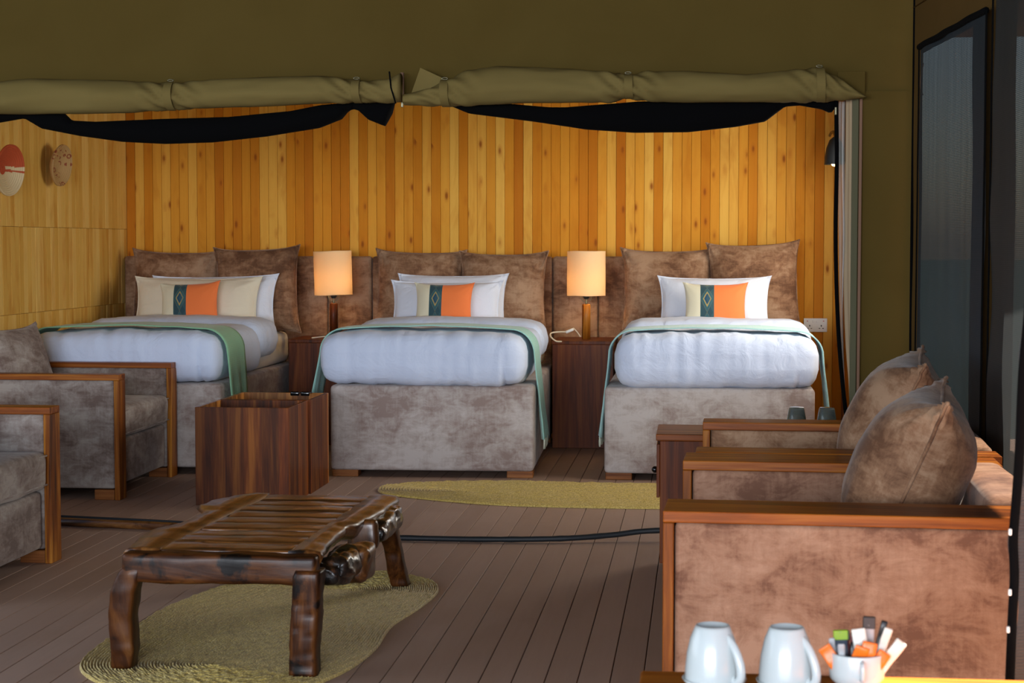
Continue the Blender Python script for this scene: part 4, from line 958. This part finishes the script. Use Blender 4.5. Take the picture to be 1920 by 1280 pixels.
leg([(-1.072, 6.25, .012, .066, .07), (-1.082, 6.235, .06, .066, .075), (-1.092, 6.20, .15, .062, .08), (-1.105, 6.16, .24, .066, .085), (-1.11, 6.13, .31, .07, .085)], 3, knots=((-1.4, .14, .02, .35), (-1.3, .04, .012, .3)))
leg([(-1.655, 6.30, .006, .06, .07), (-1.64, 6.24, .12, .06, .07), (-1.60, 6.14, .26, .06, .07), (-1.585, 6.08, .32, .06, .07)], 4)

# ------------------------------------------------------------------ FOREGROUND TEA TABLE
tt = thing('tea_table', 'polished wooden table edge in the foreground carrying the mugs', 'table', (.6, 2.45, 0))
box_obj('tabletop', (1.38, .68, .03), M['teak_x'], tt, (0, -.03, .56), r=.004)
for sx in (-1, 1):
    for sy in (-1, 1): box_obj('leg', (.05, .05, .545), M['teak'], tt, (sx * .62, -.03 + sy * .28, .2725), r=.004)
for s_ in (-1, 1): box_obj('apron', (1.2, .02, .06), M['teak_x'], tt, (0, -.03 + s_ * .28, .515), r=.002)
def mug(label, x, y, rz):
    t = thing('mug', label, 'mug', (x, y, .581), rz, 'upturned white mugs')
    prof = [(.0405, .0), (.042, .004), (.0415, .02), (.039, .045), (.034, .068), (.0275, .084), (.0255, .088), (.0235, .088), (.0222, .083), (.012, .081), (0, .081)]
    inner = [(.0405, .0), (.038, .001), (.037, .02), (.034, .045), (.029, .066), (.02, .076), (0, .077)]
    bm = bmesh.new(); lathe(bm, prof, 40); lathe(bm, inner, 40); link('body', from_bm(bm, 'body'), M['porcelain'], t)
    bm = bmesh.new(); tube(bm, spline([(.024, 0, .076), (.032, 0, .070), (.043, 0, .056), (.052, 0, .036), (.054, 0, .018), (.048, 0, .008), (.040, 0, .010), (.036, 0, .019)], 6), [.0045 + .0025 * math.sin(PI * k / 42) for k in range(43)], 10); link('handle', from_bm(bm, 'handle'), M['porcelain'], t)
    return t
def saucer(label, x, y):
    bm = bmesh.new(); lathe(bm, [(0, .003), (.030, .003), (.040, .006), (.0475, .012), (.049, .012), (.042, .003), (.03, 0), (0, 0)], 40)
    tag(link('saucer', from_bm(bm, 'saucer'), M['porcelain'], None, True, (x, y, .5755)), label, 'saucer', 'small white saucers')
saucer('white saucer under the left upturned mug', .025, 2.672); saucer('white saucer under the right upturned mug', .137, 2.672)
mug('white porcelain mug upturned on its saucer, the left one', .022, 2.672, R(-38)); mug('white porcelain mug upturned on its saucer, the right one beside the cup of sachets', .134, 2.672, R(-38))
cu = thing('handled_cup', 'white footed cup holding sugar and coffee sachets, right of the mugs', 'cup', (.2385, 2.665, .5755))
bm = bmesh.new(); lathe(bm, [(0, .002), (.020, .002), (.0245, 0), (.026, .003), (.025, .006), (.032, .012), (.040, .020), (.0415, .030), (.0415, .058), (.0405, .060), (.0392, .058), (.039, .032), (.036, .022), (.02, .012), (0, .010)], 44); link('bowl', from_bm(bm, 'bowl'), M['porcelain'], cu)
bm = bmesh.new(); tube(bm, spline([(.004, -.040, .052), (.004, -.052, .051), (.004, -.055, .042), (.004, -.053, .030), (.004, -.042, .026)], 5), .0036, 8); link('handle', from_bm(bm, 'handle'), M['porcelain'], cu)
SM = {k: plain('sachet_' + k, c_, .35) for k, c_ in dict(orange=srgb(232, 112, 24), white=srgb(216, 214, 202), black=srgb(26, 24, 24), green=srgb(128, 160, 20), red=srgb(90, 22, 24), silver=srgb(168, 170, 172), navy=srgb(60, 70, 84)).items()}
def sachet(label, dx, dy, z, w_, h_, tilt, lean, mat, tipmat=None, seed=0):
    t = thing('sachet', label, 'sachet', (.2385 + dx, 2.665 + dy, .5755 + z), 0, 'sachets in the cup'); t.rotation_euler = (lean, tilt, 0)
    def dd(p, n_): return p + Vector((0, .0016 * math.sin(p.z * 160 + seed) + .001 * noise.noise(p * 90), 0))
    box_obj('packet', (w_, .004, h_), SM[mat], t, (0, 0, h_ / 2), r=.0018, n=(4, 1, 8), disp=dd, smooth=True)
    if tipmat: box_obj('tip', (w_ + .0016, .0072, h_ * .22), SM[tipmat], t, (0, 0, h_ * .90), r=.001)
sachet('orange sugar sachet at the far left of the cup', -.029, -.014, .038, .020, .038, R(-35), 0, 'orange')
sachet('orange sugar sachet left of the cup centre, folded', -.006, -.026, .036, .022, .040, R(18), R(4), 'orange', seed=2)
sachet('largest orange sugar sachet at the front of the cup', .008, -.025, .036, .022, .045, R(12), R(2), 'orange', seed=4)
sachet('orange sugar sachet low at the right of the cup', .021, -.022, .036, .020, .034, R(35), 0, 'orange', seed=5)
sachet('slim silver sachet standing at the left front of the cup', -.022, -.022, .028, .010, .048, R(-4), 0, 'silver')
sachet('silver-sided sachet leaning on the left rim behind the green one', -.031, .0, .028, .009, .052, R(-8), 0, 'silver')
sachet('dark sachet with a bright green top', -.021, .006, .024, .020, .066, R(-3), 0, 'navy', 'green')
sachet('dark red sachet beside the green-topped one', -.012, .012, .024, .014, .064, R(-6), 0, 'red', 'black')
sachet('black sachet in the middle of the cup', -.003, .004, .026, .018, .060, R(3), 0, 'black', 'red')
sachet('tall white sachet in the middle of the cup', .012, -.004, .026, .021, .070, R(-9), 0, 'white', None, 3)
sachet('tall silver sachet with a black top behind the white one', .016, .012, .026, .017, .084, R(2), 0, 'silver', 'black')
sachet('slim black sachet leaning right with a pale edge', .022, .008, .026, .010, .082, R(14), 0, 'black')
sachet('cream sachet leaning right in front of the black one', .024, .0, .026, .013, .074, R(18), 0, 'white', None, 6)
sachet('pale sachet leaning farthest right over the rim', .026, -.010, .026, .018, .066, R(37), 0, 'white', None, 8)
